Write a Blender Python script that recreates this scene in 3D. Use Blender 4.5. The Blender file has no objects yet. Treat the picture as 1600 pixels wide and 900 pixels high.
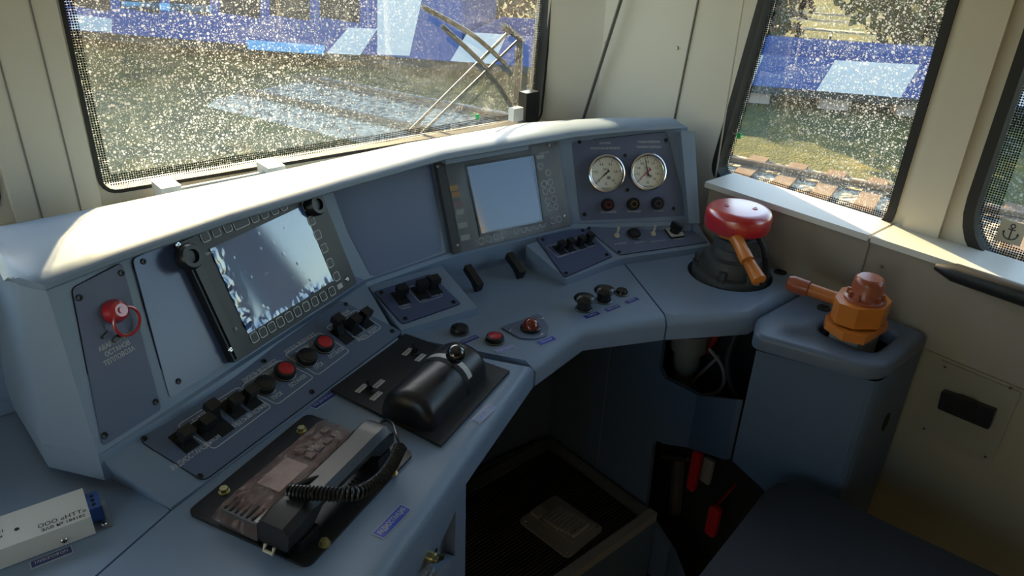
import bpy, bmesh, math, random
from mathutils import Vector as V, Matrix, noise
from mathutils.geometry import tessellate_polygon
random.seed(4)
S = bpy.context.scene
COL = S.collection
PI = math.pi
# ------------------------------------------------------------------ camera
FPX = 1155.0
def _n(v): v = V(v); v.normalize(); return v
_down = _n((710-800, 2700-450, FPX))
_fw = V((0,0,1)) - _down*_down.z; _fw.normalize()
_rt = _down.cross(_fw)
if _rt.x < 0: _rt = -_rt
_a = math.radians(42)
_Y = _fw*math.cos(_a) - _rt*math.sin(_a)
_X = _fw*math.sin(_a) + _rt*math.cos(_a)
RC = Matrix((_X, _Y, -_down))            # camera (x right, y down, z forward) -> world
CP = V((0, 0, 1.44))
cam_d = bpy.data.cameras.new('camera'); cam = bpy.data.objects.new('camera', cam_d); COL.objects.link(cam)
cx, cy, cz = RC.col[0], -RC.col[1], -RC.col[2]
cam.matrix_world = Matrix(((cx.x,cy.x,cz.x,CP.x),(cx.y,cy.y,cz.y,CP.y),(cx.z,cy.z,cz.z,CP.z),(0,0,0,1)))
cam_d.sensor_width = 36; cam_d.lens = FPX/1600*36; cam_d.clip_start = .01; cam_d.clip_end = 500
S.camera = cam
# ------------------------------------------------------------------ light
S.view_settings.view_transform = 'Standard'; S.view_settings.look = 'None'
S.view_settings.gamma = 1; S.view_settings.exposure = 0.95
SUN_AZ, SUN_EL = math.radians(21), math.radians(20)     # azimuth to the right of straight ahead
w = bpy.data.worlds.new('world'); S.world = w; w.use_nodes = True
nt = w.node_tree; bg = nt.nodes['Background']
sky = nt.nodes.new('ShaderNodeTexSky'); sky.sky_type = 'NISHITA'; sky.sun_disc = False
sky.sun_elevation = SUN_EL; sky.sun_rotation = SUN_AZ; sky.air_density = 1.0; sky.dust_density = 1.0
nt.links.new(sky.outputs[0], bg.inputs[0]); bg.inputs[1].default_value = 0.40
sd = bpy.data.lights.new('sun', 'SUN'); sd.energy = 11.0; sd.color = (1, .73, .40); sd.angle = math.radians(.55)
sun = bpy.data.objects.new('sun', sd); COL.objects.link(sun)
sdir = V((math.sin(SUN_AZ)*math.cos(SUN_EL), math.cos(SUN_AZ)*math.cos(SUN_EL), math.sin(SUN_EL)))
sun.rotation_euler = sdir.to_track_quat('Z', 'Y').to_euler(); sun.location = sdir*20
# ------------------------------------------------------------------ rays: a point of the photograph put on a known surface
def ray(p): return RC @ V((p[0]-800, p[1]-450, FPX))
def atz(p, z): d = ray(p); return CP + d*((z-CP.z)/d.z)
def atx(p, x): d = ray(p); return CP + d*(x/d.x)
def aty(p, y): d = ray(p); return CP + d*(y/d.y)
class Fr:
    def __init__(s, o, h, v):
        s.o = V(o); s.h = _n(h); s.n = s.h.cross(V(v)); s.n.normalize(); s.v = s.n.cross(s.h)
        s.M = Matrix(((s.h.x,s.v.x,s.n.x,s.o.x),(s.h.y,s.v.y,s.n.y,s.o.y),(s.h.z,s.v.z,s.n.z,s.o.z),(0,0,0,1)))
    def uv(s, p, d=0):
        r = ray(p); q = s.o + s.n*d; t = (q-CP).dot(s.n)/r.dot(s.n); w = CP + r*t - s.o
        return V((w.dot(s.h), w.dot(s.v)))
    def w(s, u, v, d=0): return s.o + s.h*u + s.v*v + s.n*d
    def sub(s, u, v, d=0, ang=0):
        c, k = math.cos(math.radians(ang)), math.sin(math.radians(ang))
        return Fr(s.w(u, v, d), s.h*c + s.v*k, s.v*c - s.h*k)
def tilted(p0, p1, z, tilt=22, o=None):
    a, b = atz(p0, z), atz(p1, z); h = b-a; h.z = 0; h.normalize(); t = math.radians(tilt)
    back = V((-h.y, h.x, 0))
    return Fr(a, h, V((0,0,1))*math.cos(t) + back*math.sin(t))
def flat(p, ang=0, z=.80):
    a = math.radians(ang); return Fr(atz(p, z), (math.cos(a), math.sin(a), 0), (-math.sin(a), math.cos(a), 0))
def flatw(x, y, z, ang=0):
    a = math.radians(ang); return Fr((x, y, z), (math.cos(a), math.sin(a), 0), (-math.sin(a), math.cos(a), 0))
# ------------------------------------------------------------------ materials
MATS = {}
def mat(name, col, rough=.5, metal=0, bump=0, bscale=400, var=0, vscale=8, spec=.5, coat=0, emit=None):
    if name in MATS: return MATS[name]
    m = bpy.data.materials.new(name); m.use_nodes = True; n = m.node_tree; b = n.nodes['Principled BSDF']; L = n.links.new
    b.inputs['Base Color'].default_value = (*col, 1); b.inputs['Roughness'].default_value = rough
    b.inputs['Metallic'].default_value = metal; b.inputs['Specular IOR Level'].default_value = spec
    b.inputs['Coat Weight'].default_value = coat; b.inputs['Coat Roughness'].default_value = .08
    tc = n.nodes.new('ShaderNodeTexCoord')
    if var:
        nz = n.nodes.new('ShaderNodeTexNoise'); nz.inputs['Scale'].default_value = vscale; nz.inputs['Detail'].default_value = 5
        L(tc.outputs['Object'], nz.inputs['Vector'])
        mx = n.nodes.new('ShaderNodeMix'); mx.data_type = 'RGBA'
        mx.inputs[6].default_value = (*[c*(1-var) for c in col], 1); mx.inputs[7].default_value = (*[min(1, c*(1+var)) for c in col], 1)
        L(nz.outputs['Fac'], mx.inputs[0]); L(mx.outputs[2], b.inputs['Base Color'])
    if bump:
        nb = n.nodes.new('ShaderNodeTexNoise'); nb.inputs['Scale'].default_value = bscale; nb.inputs['Detail'].default_value = 2
        L(tc.outputs['Object'], nb.inputs['Vector'])
        bp = n.nodes.new('ShaderNodeBump'); bp.inputs['Strength'].default_value = bump; bp.inputs['Distance'].default_value = .001
        L(nb.outputs['Fac'], bp.inputs['Height']); L(bp.outputs[0], b.inputs['Normal'])
    if emit:
        b.inputs['Emission Color'].default_value = (*emit[0], 1); b.inputs['Emission Strength'].default_value = emit[1]
    MATS[name] = m; return m
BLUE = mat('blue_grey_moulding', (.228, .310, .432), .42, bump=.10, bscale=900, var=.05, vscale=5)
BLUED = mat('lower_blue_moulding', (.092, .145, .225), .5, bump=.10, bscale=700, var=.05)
PANEL = mat('violet_blue_plate', (.130, .162, .27), .5, bump=.15, bscale=1200, var=.05)
NAVY = mat('navy_plate', (.075, .105, .215), .5, bump=.12, bscale=1200)
CREAM = mat('cream_lining', (.60, .555, .455), .5, bump=.08, bscale=500, var=.03, vscale=3)
SILL = mat('sill_white', (.74, .73, .68), .45, bump=.05)
TAUPE = mat('lower_lining', (.31, .272, .22), .6, bump=.2, bscale=700, var=.05)
BLACK = mat('black_plastic', (.012, .012, .014), .35)
BLACKM = mat('black_textured_plate', (.020, .021, .025), .5, bump=.5, bscale=1500)
RUBBER = mat('black_rubber', (.010, .010, .010), .6)
WHITE = mat('white_print', (.72, .72, .70), .6)
PRINT = mat('pale_print', (.60, .62, .64), .6)
PRINTD = mat('dark_print', (.03, .03, .03), .6)
CHROME = mat('chrome', (.75, .75, .74), .18, 1)
STEEL = mat('steel', (.42, .42, .42), .38, 1, var=.15, vscale=30)
BRASS = mat('yellow_zinc', (.66, .58, .30), .3, 1)
RED = mat('red_paint', (.55, .008, .016), .25, coat=1); RED.node_tree.nodes['Principled BSDF'].inputs['Coat IOR'].default_value = 1.9; RED.node_tree.nodes['Principled BSDF'].inputs['Coat Roughness'].default_value = .28
REDB = mat('red_lens', (.50, .02, .03), .3)
REDLAMP = mat('amber_red_lamp', (.20, .022, .008), .08, coat=1)
ORANGE = mat('orange_plastic', (.60, .19, .028), .36, bump=.1, bscale=600)
BROWN = mat('brown_plastic', (.33, .085, .04), .28)
CAST = mat('dark_casting', (.065, .07, .07), .5, .2, bump=.5, bscale=250, var=.3, vscale=20)
GREYP = mat('grey_plastic', (.30, .29, .26), .5)
TAGB = mat('blue_tag', (.012, .035, .30), .3)
TAGL = mat('faded_blue_tag', (.15, .21, .52), .3)
IVORY = mat('ivory_toggle', (.66, .60, .46), .4)
LEATHER = mat('navy_leatherette', (.014, .018, .027), .55, bump=.6, bscale=160)
DARKSLOT = mat('dark_slot', (.006, .006, .007), .7)
BOXW = mat('aluminium_box', (.70, .68, .61), .45, bump=.1, bscale=800)
def ribbed():
    m = mat('ribbed_mat', (.035, .031, .027), .75); n = m.node_tree; L = n.links.new
    tc = n.nodes.new('ShaderNodeTexCoord'); wv = n.nodes.new('ShaderNodeTexWave'); wv.bands_direction = 'Y'; wv.inputs['Scale'].default_value = 38
    L(tc.outputs['Object'], wv.inputs['Vector']); bp = n.nodes.new('ShaderNodeBump'); bp.inputs['Distance'].default_value = .004; bp.inputs['Strength'].default_value = 1
    L(wv.outputs['Fac'], bp.inputs['Height']); L(bp.outputs[0], n.nodes['Principled BSDF'].inputs['Normal']); return m
MATM = ribbed()
# ------------------------------------------------------------------ mesh building
class G:
    def __init__(s): s.bm = bmesh.new(); s.m = Matrix(); s.mi = 0
    def at(s, m): s.m = m.M if isinstance(m, Fr) else m; return s
    def face(s, pts):
        try:
            f = s.bm.faces.new([s.bm.verts.new(s.m @ V(p)) for p in pts]); f.material_index = s.mi
        except ValueError: pass
    def mesh(s, verts, faces):
        vs = [s.bm.verts.new(s.m @ V(p)) for p in verts]; out = []
        for f in faces:
            try: k = s.bm.faces.new([vs[i] for i in f]); k.material_index = s.mi; out.append(k)
            except ValueError: pass
        return vs, out
    def box(s, c, d, bev=0, seg=2):
        x, y, z = d[0]/2, d[1]/2, d[2]/2
        vs, fs = s.mesh([(c[0]+i*x, c[1]+j*y, c[2]+k*z) for i in (-1,1) for j in (-1,1) for k in (-1,1)],
               [(0,1,3,2),(4,6,7,5),(0,4,5,1),(2,3,7,6),(0,2,6,4),(1,5,7,3)])
        if bev: s.bev(fs, bev, seg)
        return s
    def bev(s, fs, wd, seg=2, ang=30):
        es = {e for f in fs for e in f.edges if len(e.link_faces) == 2 and e.calc_face_angle(0) > math.radians(ang)}
        r = bmesh.ops.bevel(s.bm, geom=list(es), offset=wd, segments=seg, profile=.5, affect='EDGES', clamp_overlap=True)
        for f in r['faces']: f.material_index = s.mi
    def prism(s, poly, z0, z1, bev=0, seg=2, top=None):
        n = len(poly); top = top or poly
        a = sum(poly[i][0]*poly[(i+1) % n][1]-poly[(i+1) % n][0]*poly[i][1] for i in range(n))
        if a < 0: poly = poly[::-1]; top = top[::-1]
        vs, fs = s.mesh([(p[0],p[1],z0) for p in poly] + [(p[0],p[1],z1) for p in top],
              [tuple(range(n-1,-1,-1)), tuple(range(n,2*n))] + [(i,(i+1)%n,n+(i+1)%n,n+i) for i in range(n)])
        if bev: s.bev(fs, bev, seg)
        return s
    def lathe(s, prof, seg=24, c=(0,0,0)):
        vs = []; n = len(prof)
        for i in range(seg):
            t = 2*PI*i/seg
            vs += [(c[0]+r*math.cos(t), c[1]+r*math.sin(t), c[2]+z) for r, z in prof]
        fs = []
        for i in range(seg):
            j = (i+1) % seg
            for k in range(n-1): fs.append((i*n+k, j*n+k, j*n+k+1, i*n+k+1))
        vv, ff = s.mesh(vs, fs)
        bmesh.ops.remove_doubles(s.bm, verts=vv, dist=1e-6)
        return s
    def tube(s, path, r, seg=8, cap=True, closed=False):
        P = [V(p) for p in path]; n = len(P); R = r if isinstance(r, (list, tuple)) else [r]*n
        rings = []; up = None
        for i in range(n):
            if closed: t = P[(i+1) % n]-P[i-1]
            else: t = P[min(i+1,n-1)]-P[max(i-1,0)]
            t.normalize()
            if up is None: up = t.orthogonal().normalized()
            up = (up - t*up.dot(t)).normalized(); b = t.cross(up)
            rings.append([s.bm.verts.new(s.m @ (P[i] + (up*math.cos(2*PI*k/seg)+b*math.sin(2*PI*k/seg))*R[i])) for k in range(seg)])
        for i in range(n if closed else n-1):
            A, B = rings[i], rings[(i+1) % n]
            for k in range(seg):
                f = s.bm.faces.new((A[k], A[(k+1)%seg], B[(k+1)%seg], B[k])); f.material_index = s.mi
        if cap and not closed:
            for A in (rings[0][::-1], rings[-1]):
                f = s.bm.faces.new(A); f.material_index = s.mi
        return s
    def plate(s, outer, holes, z0, z1):          # flat plate with holes, outline in local xy
        loops = [[V((p[0],p[1],0)) for p in l] for l in [outer]+holes]
        tris = tessellate_polygon(loops); fl = [p for l in loops for p in l]
        for z, flip in ((z1, False), (z0, True)):
            vs = [s.bm.verts.new(s.m @ V((p.x,p.y,z))) for p in fl]
            for t in tris:
                a, b, c = (fl[i] for i in t); cr = (b-a).cross(c-a).z
                if abs(cr) < 1e-12: continue
                t = t if (cr > 0) != flip else t[::-1]
                try: f = s.bm.faces.new([vs[i] for i in t]); f.material_index = s.mi
                except ValueError: pass
        for l in loops:
            n = len(l)
            for i in range(n):
                a, b = l[i], l[(i+1)%n]; s.face([(a.x,a.y,z0),(b.x,b.y,z0),(b.x,b.y,z1),(a.x,a.y,z1)])
        bmesh.ops.remove_doubles(s.bm, verts=s.bm.verts, dist=1e-6); bmesh.ops.recalc_face_normals(s.bm, faces=s.bm.faces)
        return s
def rr(w_, h_, r=.004, c=(0,0), n=4):
    out = []
    for sx, sy, a0 in ((1,1,0),(-1,1,90),(-1,-1,180),(1,-1,270)):
        for k in range(n+1):
            a = math.radians(a0+90*k/n); out.append((c[0]+sx*(w_/2-r)+r*math.cos(a), c[1]+sy*(h_/2-r)+r*math.sin(a)))
    return out
def roundpoly(pts, r, n=5):
    out = []; N = len(pts)
    for i in range(N):
        p, a, b = V(pts[i]), V(pts[i-1]), V(pts[(i+1)%N]); ri = r[i] if isinstance(r,(list,tuple)) else r
        da, db = (a-p).normalized(), (b-p).normalized(); q0, q1 = p+da*ri, p+db*ri
        for k in range(n+1):
            t = k/n; out.append(tuple(q0*(1-t)**2 + p*2*t*(1-t) + q1*t*t))
    return out
def mkmesh(name, g, mats):
    me = bpy.data.meshes.new(name); bmesh.ops.recalc_face_normals(g.bm, faces=g.bm.faces) ; g.bm.to_mesh(me); g.bm.free()
    for m in (mats if isinstance(mats, (list, tuple)) else [mats]): me.materials.append(m)
    me.shade_smooth(); me.set_sharp_from_angle(angle=math.radians(38)); return me
def put(name, me, parent=None, M=None):
    o = bpy.data.objects.new(name, me); COL.objects.link(o)
    if parent: o.parent = parent
    if M is not None: o.matrix_local = M.M if isinstance(M, Fr) else M
    return o
def obj(name, g, mats, parent=None, M=None): return put(name, mkmesh(name, g, mats), parent, M)
def tag(o, label, cat, group=None):
    o['label'] = label; o['category'] = cat
    if group: o['group'] = group
    return o
def struct(o): o['kind'] = 'structure'; return o
def thing(name, label, cat, fr=None, group=None):
    o = bpy.data.objects.new(name, None); o.empty_display_size = .02; COL.objects.link(o)
    if fr is not None: o.matrix_world = fr.M if isinstance(fr, Fr) else fr
    return tag(o, label, cat, group)
def T(x, y, z=0, ang=0): return Matrix.Translation((x,y,z)) @ Matrix.Rotation(math.radians(ang), 4, 'Z')
def text(body, size, u, v, d, parent, m=None, ang=0, align='CENTER', name='lettering', sx=1):
    c = bpy.data.curves.new(name, 'FONT'); c.body = body; c.size = size; c.align_x = align; c.align_y = 'CENTER'; c.resolution_u = 2; c.offset = size*.012
    o = bpy.data.objects.new('tmp', c); COL.objects.link(o)
    dg = bpy.context.evaluated_depsgraph_get(); me = bpy.data.meshes.new_from_object(o.evaluated_get(dg)); me.name = name
    bpy.data.objects.remove(o); me.materials.clear(); me.materials.append(m or WHITE)
    return put(name, me, parent, T(u, v, d, ang) @ Matrix.Diagonal((sx,1,1,1)))
def outline(pts, wd, d, name, parent, m=None, closed=True):
    g = G(); P = [V(p) for p in pts]; n = len(P); L, Rr = [], []
    for i in range(n):
        if closed: t = P[(i+1)%n]-P[i-1]
        else: t = P[min(i+1,n-1)]-P[max(i-1,0)]
        t.normalize(); k = V((-t.y, t.x))*wd/2; L.append(P[i]+k); Rr.append(P[i]-k)
    for i in range(n if closed else n-1):
        j = (i+1)%n; g.face([(*L[i],d),(*Rr[i],d),(*Rr[j],d),(*L[j],d)])
    return obj(name, g, m or WHITE, parent)
# shared small meshes
def _screw():
    g = G(); g.lathe([(0,.0006),(.0013,.0006),(.0015,.0016),(.0032,.0019),(.0040,.0010),(.0040,0)], 14); return mkmesh('screw', g, BLACK)
SCREW = _screw()
def _bright():
    g = G(); g.lathe([(0,.0016),(.0022,.0016),(.0030,.0008),(.0032,0)], 12); g.mi = 1; g.box((0,0,.0017),(.0036,.0006,.0004)); g.box((0,0,.0017),(.0006,.0036,.0004)); return mkmesh('bright_screw', g, [CHROME, PRINTD])
BSCREW = _bright()
def _bolt():
    g = G(); g.lathe([(0,.001),(.0068,.001),(.0068,0)], 18); g.prism([(.0052*math.cos(PI*k/3),.0052*math.sin(PI*k/3)) for k in range(6)], .001, .006, .0006, 1); return mkmesh('bolt', g, BRASS)
BOLT = _bolt()
def screws(parent, pts, me=SCREW, d=.002, name='screw'):
    for p in pts: put(name, me, parent, T(p[0], p[1], d, 17))
# ================================================================== setting: cab shell
ZD = .80
YF, XR = 1.40, 1.42
def wallplate(name, fr, outer, holes, t, m, ):
    g = G().at(fr); g.plate(outer, holes, -t, 0); return struct(obj(name, g, m))
g = G(); g.box((.2,.1,-.03),(2.5,2.8,.06)); struct(obj('floor', g, mat('floor_lino', (.03,.03,.03), .7)))
g = G(); g.box((.2,.1,2.08),(2.6,2.9,.06)); struct(obj('ceiling', g, mat('ceiling_white', (.7,.7,.68), .6)))
# front wall with two panes; frame: x = world x, y = world z, normal towards the cab
FF = Fr((0,YF,0),(1,0,0),(0,0,1))
ZW0, ZW1 = .955, 1.60
winR = roundpoly([(.278,ZW0+.012),(1.335,ZW0-.01),(1.372,ZW1),(.286,ZW1)], [.03,.03,.05,.05])
winL = roundpoly([(-.88,ZW0),(.128,ZW0),(.128,ZW1),(-.88,ZW1)], .06)
wallplate('wall_front', FF, [(-1.05,0),(1.42,0),(1.42,2.06),(-1.05,2.06)], [winR, winL], .05, CREAM)
# pillar between the panes stands proud, with its two joint grooves
g = G().at(FF); g.prism([(.140,.90),(.268,.90),(.274,2.05),(.134,2.05)], -.001, .022, .010, 3)
struct(obj('trim_1', g, CREAM))
for k, x in enumerate((.176, .235)):
    g = G().at(FF); g.box((x,1.47,.0225),(.0022,1.14,.002)); struct(obj('trim_%d' % (k+2), g, mat('joint_shadow', (.18,.17,.15), .8)))
# right side: upper wall with two windows, chamfer to the front
FR = Fr((XR,0,0),(0,-1,0),(0,0,1))            # u = -y, v = z, normal = -x
def yz(p): q = atx(p, XR); return (-q.y, q.z)
w1 = roundpoly([(-.915,.905),(-.505,.918),(-.500,1.62),(-.825,1.62)], [.05,.035,.05,.05], 6)
w2 = roundpoly([(-.388,.900),(.36,.905),(.36,1.62),(-.388,1.62)], [.12,.06,.06,.06], 8)
wallplate('wall_right', FR, [(-1.33,0),(1.30,0),(1.30,2.06),(-1.33,2.06)], [w1, w2], .06, CREAM)
g = G(); g.prism([(1.345,1.402),(1.425,1.40),(1.425,1.26),(1.415,1.30)], .85, 2.05, .006, 2); struct(obj('trim_4', g, CREAM))
for k, (a, b) in enumerate((((1090,0),(1055,175)), ((1573,0),(1450,390)), ((968,0),(911,180)))):
    xo = XR-.003 if k < 2 else XR-.024
    pa, pb = atx(a, xo), atx(b, xo); dlt = (pa-pb).normalized(); pa = pa+dlt*.6; pb = pb if k == 1 else pb-dlt*.14
    g = G(); wv_ = V((0,.0016,0)); g.mesh([pb-wv_, pb+wv_, pa+wv_, pa-wv_, pb-wv_+V((.01,0,0)), pb+wv_+V((.01,0,0)), pa+wv_+V((.01,0,0)), pa-wv_+V((.01,0,0))], [(0,1,2,3),(0,4,5,1),(1,5,6,2),(3,2,6,7),(0,3,7,4)])
    struct(obj('trim_%d' % (k+5), g, mat('joint_shadow', (.18,.17,.15), .8)))
# raised cover strip on the post between the two side windows
g = G().at(FR); g.prism([(-.478,.93),(-.415,.93),(-.415,2.05),(-.478,2.05)], -.001, .012, .004, 2); struct(obj('trim_8', g, CREAM))
# lower lining of the right wall, the sill on top, and its joint
XL = 1.325
g = G(); g.box((XL+.05, .07, .843), (.10, 1.56, .164), .006, 2); struct(obj('trim_9', g, TAUPE))
g = G(); g.box((XL+.053, .0, .38), (.098, 1.42, .756), .004, 2); struct(obj('trim_10', g, mat('olive_lining', (.29,.265,.19), .6, bump=.25, bscale=600, var=.05)))
g = G(); g.box((XL+.047, .68, .928), (.106, .36, .012), .003, 2); struct(obj('trim_11', g, SILL))
g = G(); g.box((XL+.047, -.11, .928), (.106, 1.21, .012), .003, 2); struct(obj('trim_12', g, SILL))
g = G(); g.box((XL-.0005, .497, .85), (.002, .0022, .145)); struct(obj('trim_13', g, mat('joint_shadow', (.18,.17,.15), .8)))
# sill below the windscreen
g = G(); g.box((.2, 1.365, .935), (2.3, .07, .02), .004, 2); struct(obj('trim_14', g, SILL))
# other walls, with the windows a cab has there
FL = Fr((-1.05,0,0),(0,1,0),(0,0,1))
wl1 = rr(.42, .66, .06, (.71, 1.28)); wl2 = rr(.70, .66, .06, (.02, 1.28))
wallplate('wall_left', FL, [(-1.30,0),(1.4,0),(1.4,2.06),(-1.3,2.06)], [wl2], .06, CREAM)
FB = Fr((0,-1.3,0),(-1,0,0),(0,0,1))
wallplate('wall_back', FB, [(-1.46,0),(1.1,0),(1.1,2.06),(-1.46,2.06)], [], .06, mat('rear_wall_brown', (.10,.085,.07), .7))
# ------------------------------------------------------------------ glass
def glass_mat(name, dens, streak, haze, sc=1.0, grad=False):
    m = bpy.data.materials.new(name); m.use_nodes = True; n = m.node_tree; L = n.links.new; n.nodes.clear()
    N = n.nodes.new; out = N('ShaderNodeOutputMaterial'); tc = N('ShaderNodeTexCoord')
    def math_(op, a, b=None, clamp=False):
        k = N('ShaderNodeMath'); k.operation = op; k.use_clamp = clamp
        for i, x in enumerate((a, b)):
            if x is None: continue
            if isinstance(x, (int, float)): k.inputs[i].default_value = x
            else: L(x, k.inputs[i])
        return k.outputs[0]
    def noise_(scale, detail=3, vec=None, dist=0):
        k = N('ShaderNodeTexNoise'); k.inputs['Scale'].default_value = scale; k.inputs['Detail'].default_value = detail; k.inputs['Distortion'].default_value = dist
        L(vec or tc.outputs['Object'], k.inputs['Vector']); return k.outputs['Fac']
    def mapping(sx, sy, rz=0):
        k = N('ShaderNodeMapping'); k.inputs['Scale'].default_value = (sx, sy, 1); k.inputs['Rotation'].default_value = (0,0,rz); L(tc.outputs['Object'], k.inputs['Vector']); return k.outputs[0]
    total = None
    for scale, rad in ((85*sc, .40), (150*sc, .42), (260*sc, .42)):
        v = N('ShaderNodeTexVoronoi'); v.inputs['Scale'].default_value = scale; L(tc.outputs['Object'], v.inputs['Vector'])
        sep = N('ShaderNodeSeparateColor'); L(v.outputs['Color'], sep.inputs[0])
        on = math_('LESS_THAN', sep.outputs[0], dens)
        r = math_('MULTIPLY', sep.outputs[1], rad)
        d = math_('LESS_THAN', v.outputs['Distance'], r); d = math_('MULTIPLY', d, on)
        total = d if total is None else math_('MAXIMUM', total, d)
    area = noise_(2.2, 2); area = math_('MULTIPLY', math_('SUBTRACT', area, .28), 3.0, True)
    total = math_('MULTIPLY', total, area)
    if grad:
        sx_ = N('ShaderNodeSeparateXYZ'); L(tc.outputs['Object'], sx_.inputs[0]); mr = N('ShaderNodeMapRange'); mr.inputs[1].default_value = .35; mr.inputs[2].default_value = 1.15; mr.inputs[3].default_value = 1; mr.inputs[4].default_value = .35; L(sx_.outputs[0], mr.inputs[0]); total = math_('MULTIPLY', total, mr.outputs[0])
    st = noise_(1, 2, mapping(130, 7)); st = math_('MULTIPLY', math_('SUBTRACT', st, .62), 5, True); st = math_('MULTIPLY', st, streak)
    sm = noise_(5, 5, mapping(1.3, 4, .5), 1.2); sm = math_('MULTIPLY', math_('SUBTRACT', sm, .52), haze*3, True)
    hz = noise_(1.5, 3); hz = math_('MULTIPLY', hz, haze)
    f = math_('ADD', math_('MULTIPLY', total, .5), st); f = math_('ADD', f, sm); f = math_('ADD', f, hz, True)
    tr = N('ShaderNodeBsdfTransparent'); tr.inputs[0].default_value = (.92,.95,.93,1)
    gl = N('ShaderNodeBsdfGlossy'); gl.inputs['Roughness'].default_value = .02
    lw = N('ShaderNodeLayerWeight'); lw.inputs[0].default_value = .5; fr_o = math_('ADD', math_('MULTIPLY', math_('POWER', lw.outputs['Facing'], 5), .6), .05)
    base = N('ShaderNodeMixShader'); L(fr_o, base.inputs[0]); L(tr.outputs[0], base.inputs[1]); L(gl.outputs[0], base.inputs[2])
    df = N('ShaderNodeBsdfDiffuse'); df.inputs[0].default_value = (.78,.80,.80,1); tl = N('ShaderNodeBsdfTranslucent'); tl.inputs[0].default_value = (.78,.82,.84,1)
    dirt = N('ShaderNodeMixShader'); dirt.inputs[0].default_value = .5; L(df.outputs[0], dirt.inputs[1]); L(tl.outputs[0], dirt.inputs[2])
    mx = N('ShaderNodeMixShader'); L(f, mx.inputs[0]); L(base.outputs[0], mx.inputs[1]); L(dirt.outputs[0], mx.inputs[2]); L(mx.outputs[0], out.inputs[0])
    return m
def frit_mat():
    m = bpy.data.materials.new('dotted_frit'); m.use_nodes = True; n = m.node_tree; L = n.links.new; n.nodes.clear(); N = n.nodes.new
    out = N('ShaderNodeOutputMaterial'); tc = N('ShaderNodeTexCoord'); v = N('ShaderNodeTexVoronoi'); v.inputs['Scale'].default_value = 240; v.inputs['Randomness'].default_value = .0
    L(tc.outputs['Object'], v.inputs['Vector']); k = N('ShaderNodeMath'); k.operation = 'LESS_THAN'; k.inputs[1].default_value = .40; L(v.outputs['Distance'], k.inputs[0])
    tr = N('ShaderNodeBsdfTransparent'); d = N('ShaderNodeBsdfDiffuse'); d.inputs[0].default_value = (.01,.01,.01,1); mx = N('ShaderNodeMixShader')
    L(k.outputs[0], mx.inputs[0]); L(tr.outputs[0], mx.inputs[1]); L(d.outputs[0], mx.inputs[2]); L(mx.outputs[0], out.inputs[0]); return m
GLF = glass_mat('spattered_windscreen', .50, .06, .03, 1.75, True); GLS = glass_mat('spattered_side_glass', .50, .12, .02, 1.7); GLC = glass_mat('clean_glass', .05, 0, .02)
FRIT = frit_mat()
def inset(pts, d):
    c = V((sum(p[0] for p in pts)/len(pts), sum(p[1] for p in pts)/len(pts))); out = []
    n = len(pts)
    for i in range(n):
        t = V(pts[(i+1)%n])-V(pts[i-1]); t.normalize(); k = V((-t.y,t.x)); p = V(pts[i])
        if k.dot(c-p) < 0: k = -k
        out.append(tuple(p+k*d))
    return out
def window(name, fr, hole, gm, frit=.022, gas=.011):
    root = bpy.data.objects.new(name, None); COL.objects.link(root); root.matrix_world = fr.M; struct(root)
    g = G(); g.plate(inset(hole, -.004), [], -.030, -.026); obj('pane', g, gm, root)
    g = G(); g.plate(inset(hole, -.004), [inset(hole, gas)], -.036, .004); obj('rubber_seal', g, RUBBER, root)
    if frit:
        g = G(); L2 = inset(hole, gas-.002), inset(hole, gas+frit)
        n = len(hole)
        for i in range(n): g.face([(*L2[0][i],-.0245),(*L2[0][(i+1)%n],-.0245),(*L2[1][(i+1)%n],-.0245),(*L2[1][i],-.0245)])
        obj('dotted_border', g, FRIT, root)
    return root
window('window_1', FF, winR, GLF, .020, .003); window('window_2', FF, winL, GLF, .030)
window('window_3', FR, w1, GLS, .013, .012); window('window_4', FR, w2, GLS, .030, .014)
window('window_5', FL, wl2, GLC, 0)
# ================================================================== instrument cowl (panels lean back 22 degrees)
FA = tilted((158,712),(570,440),.85); FC = tilted((570,440),(700,395),.85)
FD = tilted((700,395),(890,350),.85); FE = tilted((895,350),(1095,345),.85)
STN = [((.042,1.05),(.070,1.06),(.070,1.06),(.07,1.30)), ((.050,.886),(.074,.945),(.074,.945),(.09,1.30)), ((.0955,.8187),(.100,.9025),(.100,.9025),(.17,1.30)),
       ((.204,.866),(.174,.937),(.177,.931),(.23,1.30)), ((.374,.940),(.344,1.010),(.345,.976),(.41,1.305)), ((.58,1.029),(.56,1.102),(.545,1.010),(.60,1.31)),
       ((.768,1.040),(.770,1.115),(.762,1.040),(.82,1.315)), ((1.065,1.003),(1.09,1.073),(1.065,1.012),(1.13,1.31)), ((1.186,.926),(1.228,.992),(1.195,.978),(1.28,1.25)),
       ((1.287,.862),(1.323,.928),(1.305,.930),(1.385,1.13))]
cowl = thing('instrument_cowl', 'long curved blue-grey instrument cowl with sunlit hood below the windscreen', 'dashboard')
g = G(); rows = []
for i, (b, pt, l, k) in enumerate(STN):
    b, pt, l, k = V(b), V(pt), V(l), V(k); bk = (k-l).normalized()
    pd = (pt-b).normalized(); f = .012 if i > 2 else 0
    def P(q, z): return (q.x, q.y, z)
    rows.append([P(b-pd*f, .815), P(b-pd*f, .846), P(b-pd*f*.6, .852), P(b, .853), P(pt, 1.036), P(l, 1.034), P(l-bk*.003, 1.037), P(l-bk*.002, 1.042), P(l+bk*.004, 1.0455),
                 P(l+bk*.028, 1.049), P(l.lerp(k,.30), 1.043), P(l.lerp(k,.65), 1.016), P(k, .978), P(k, .80)])
n = len(rows[0]); vs = [p for r in rows for p in r]
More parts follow.
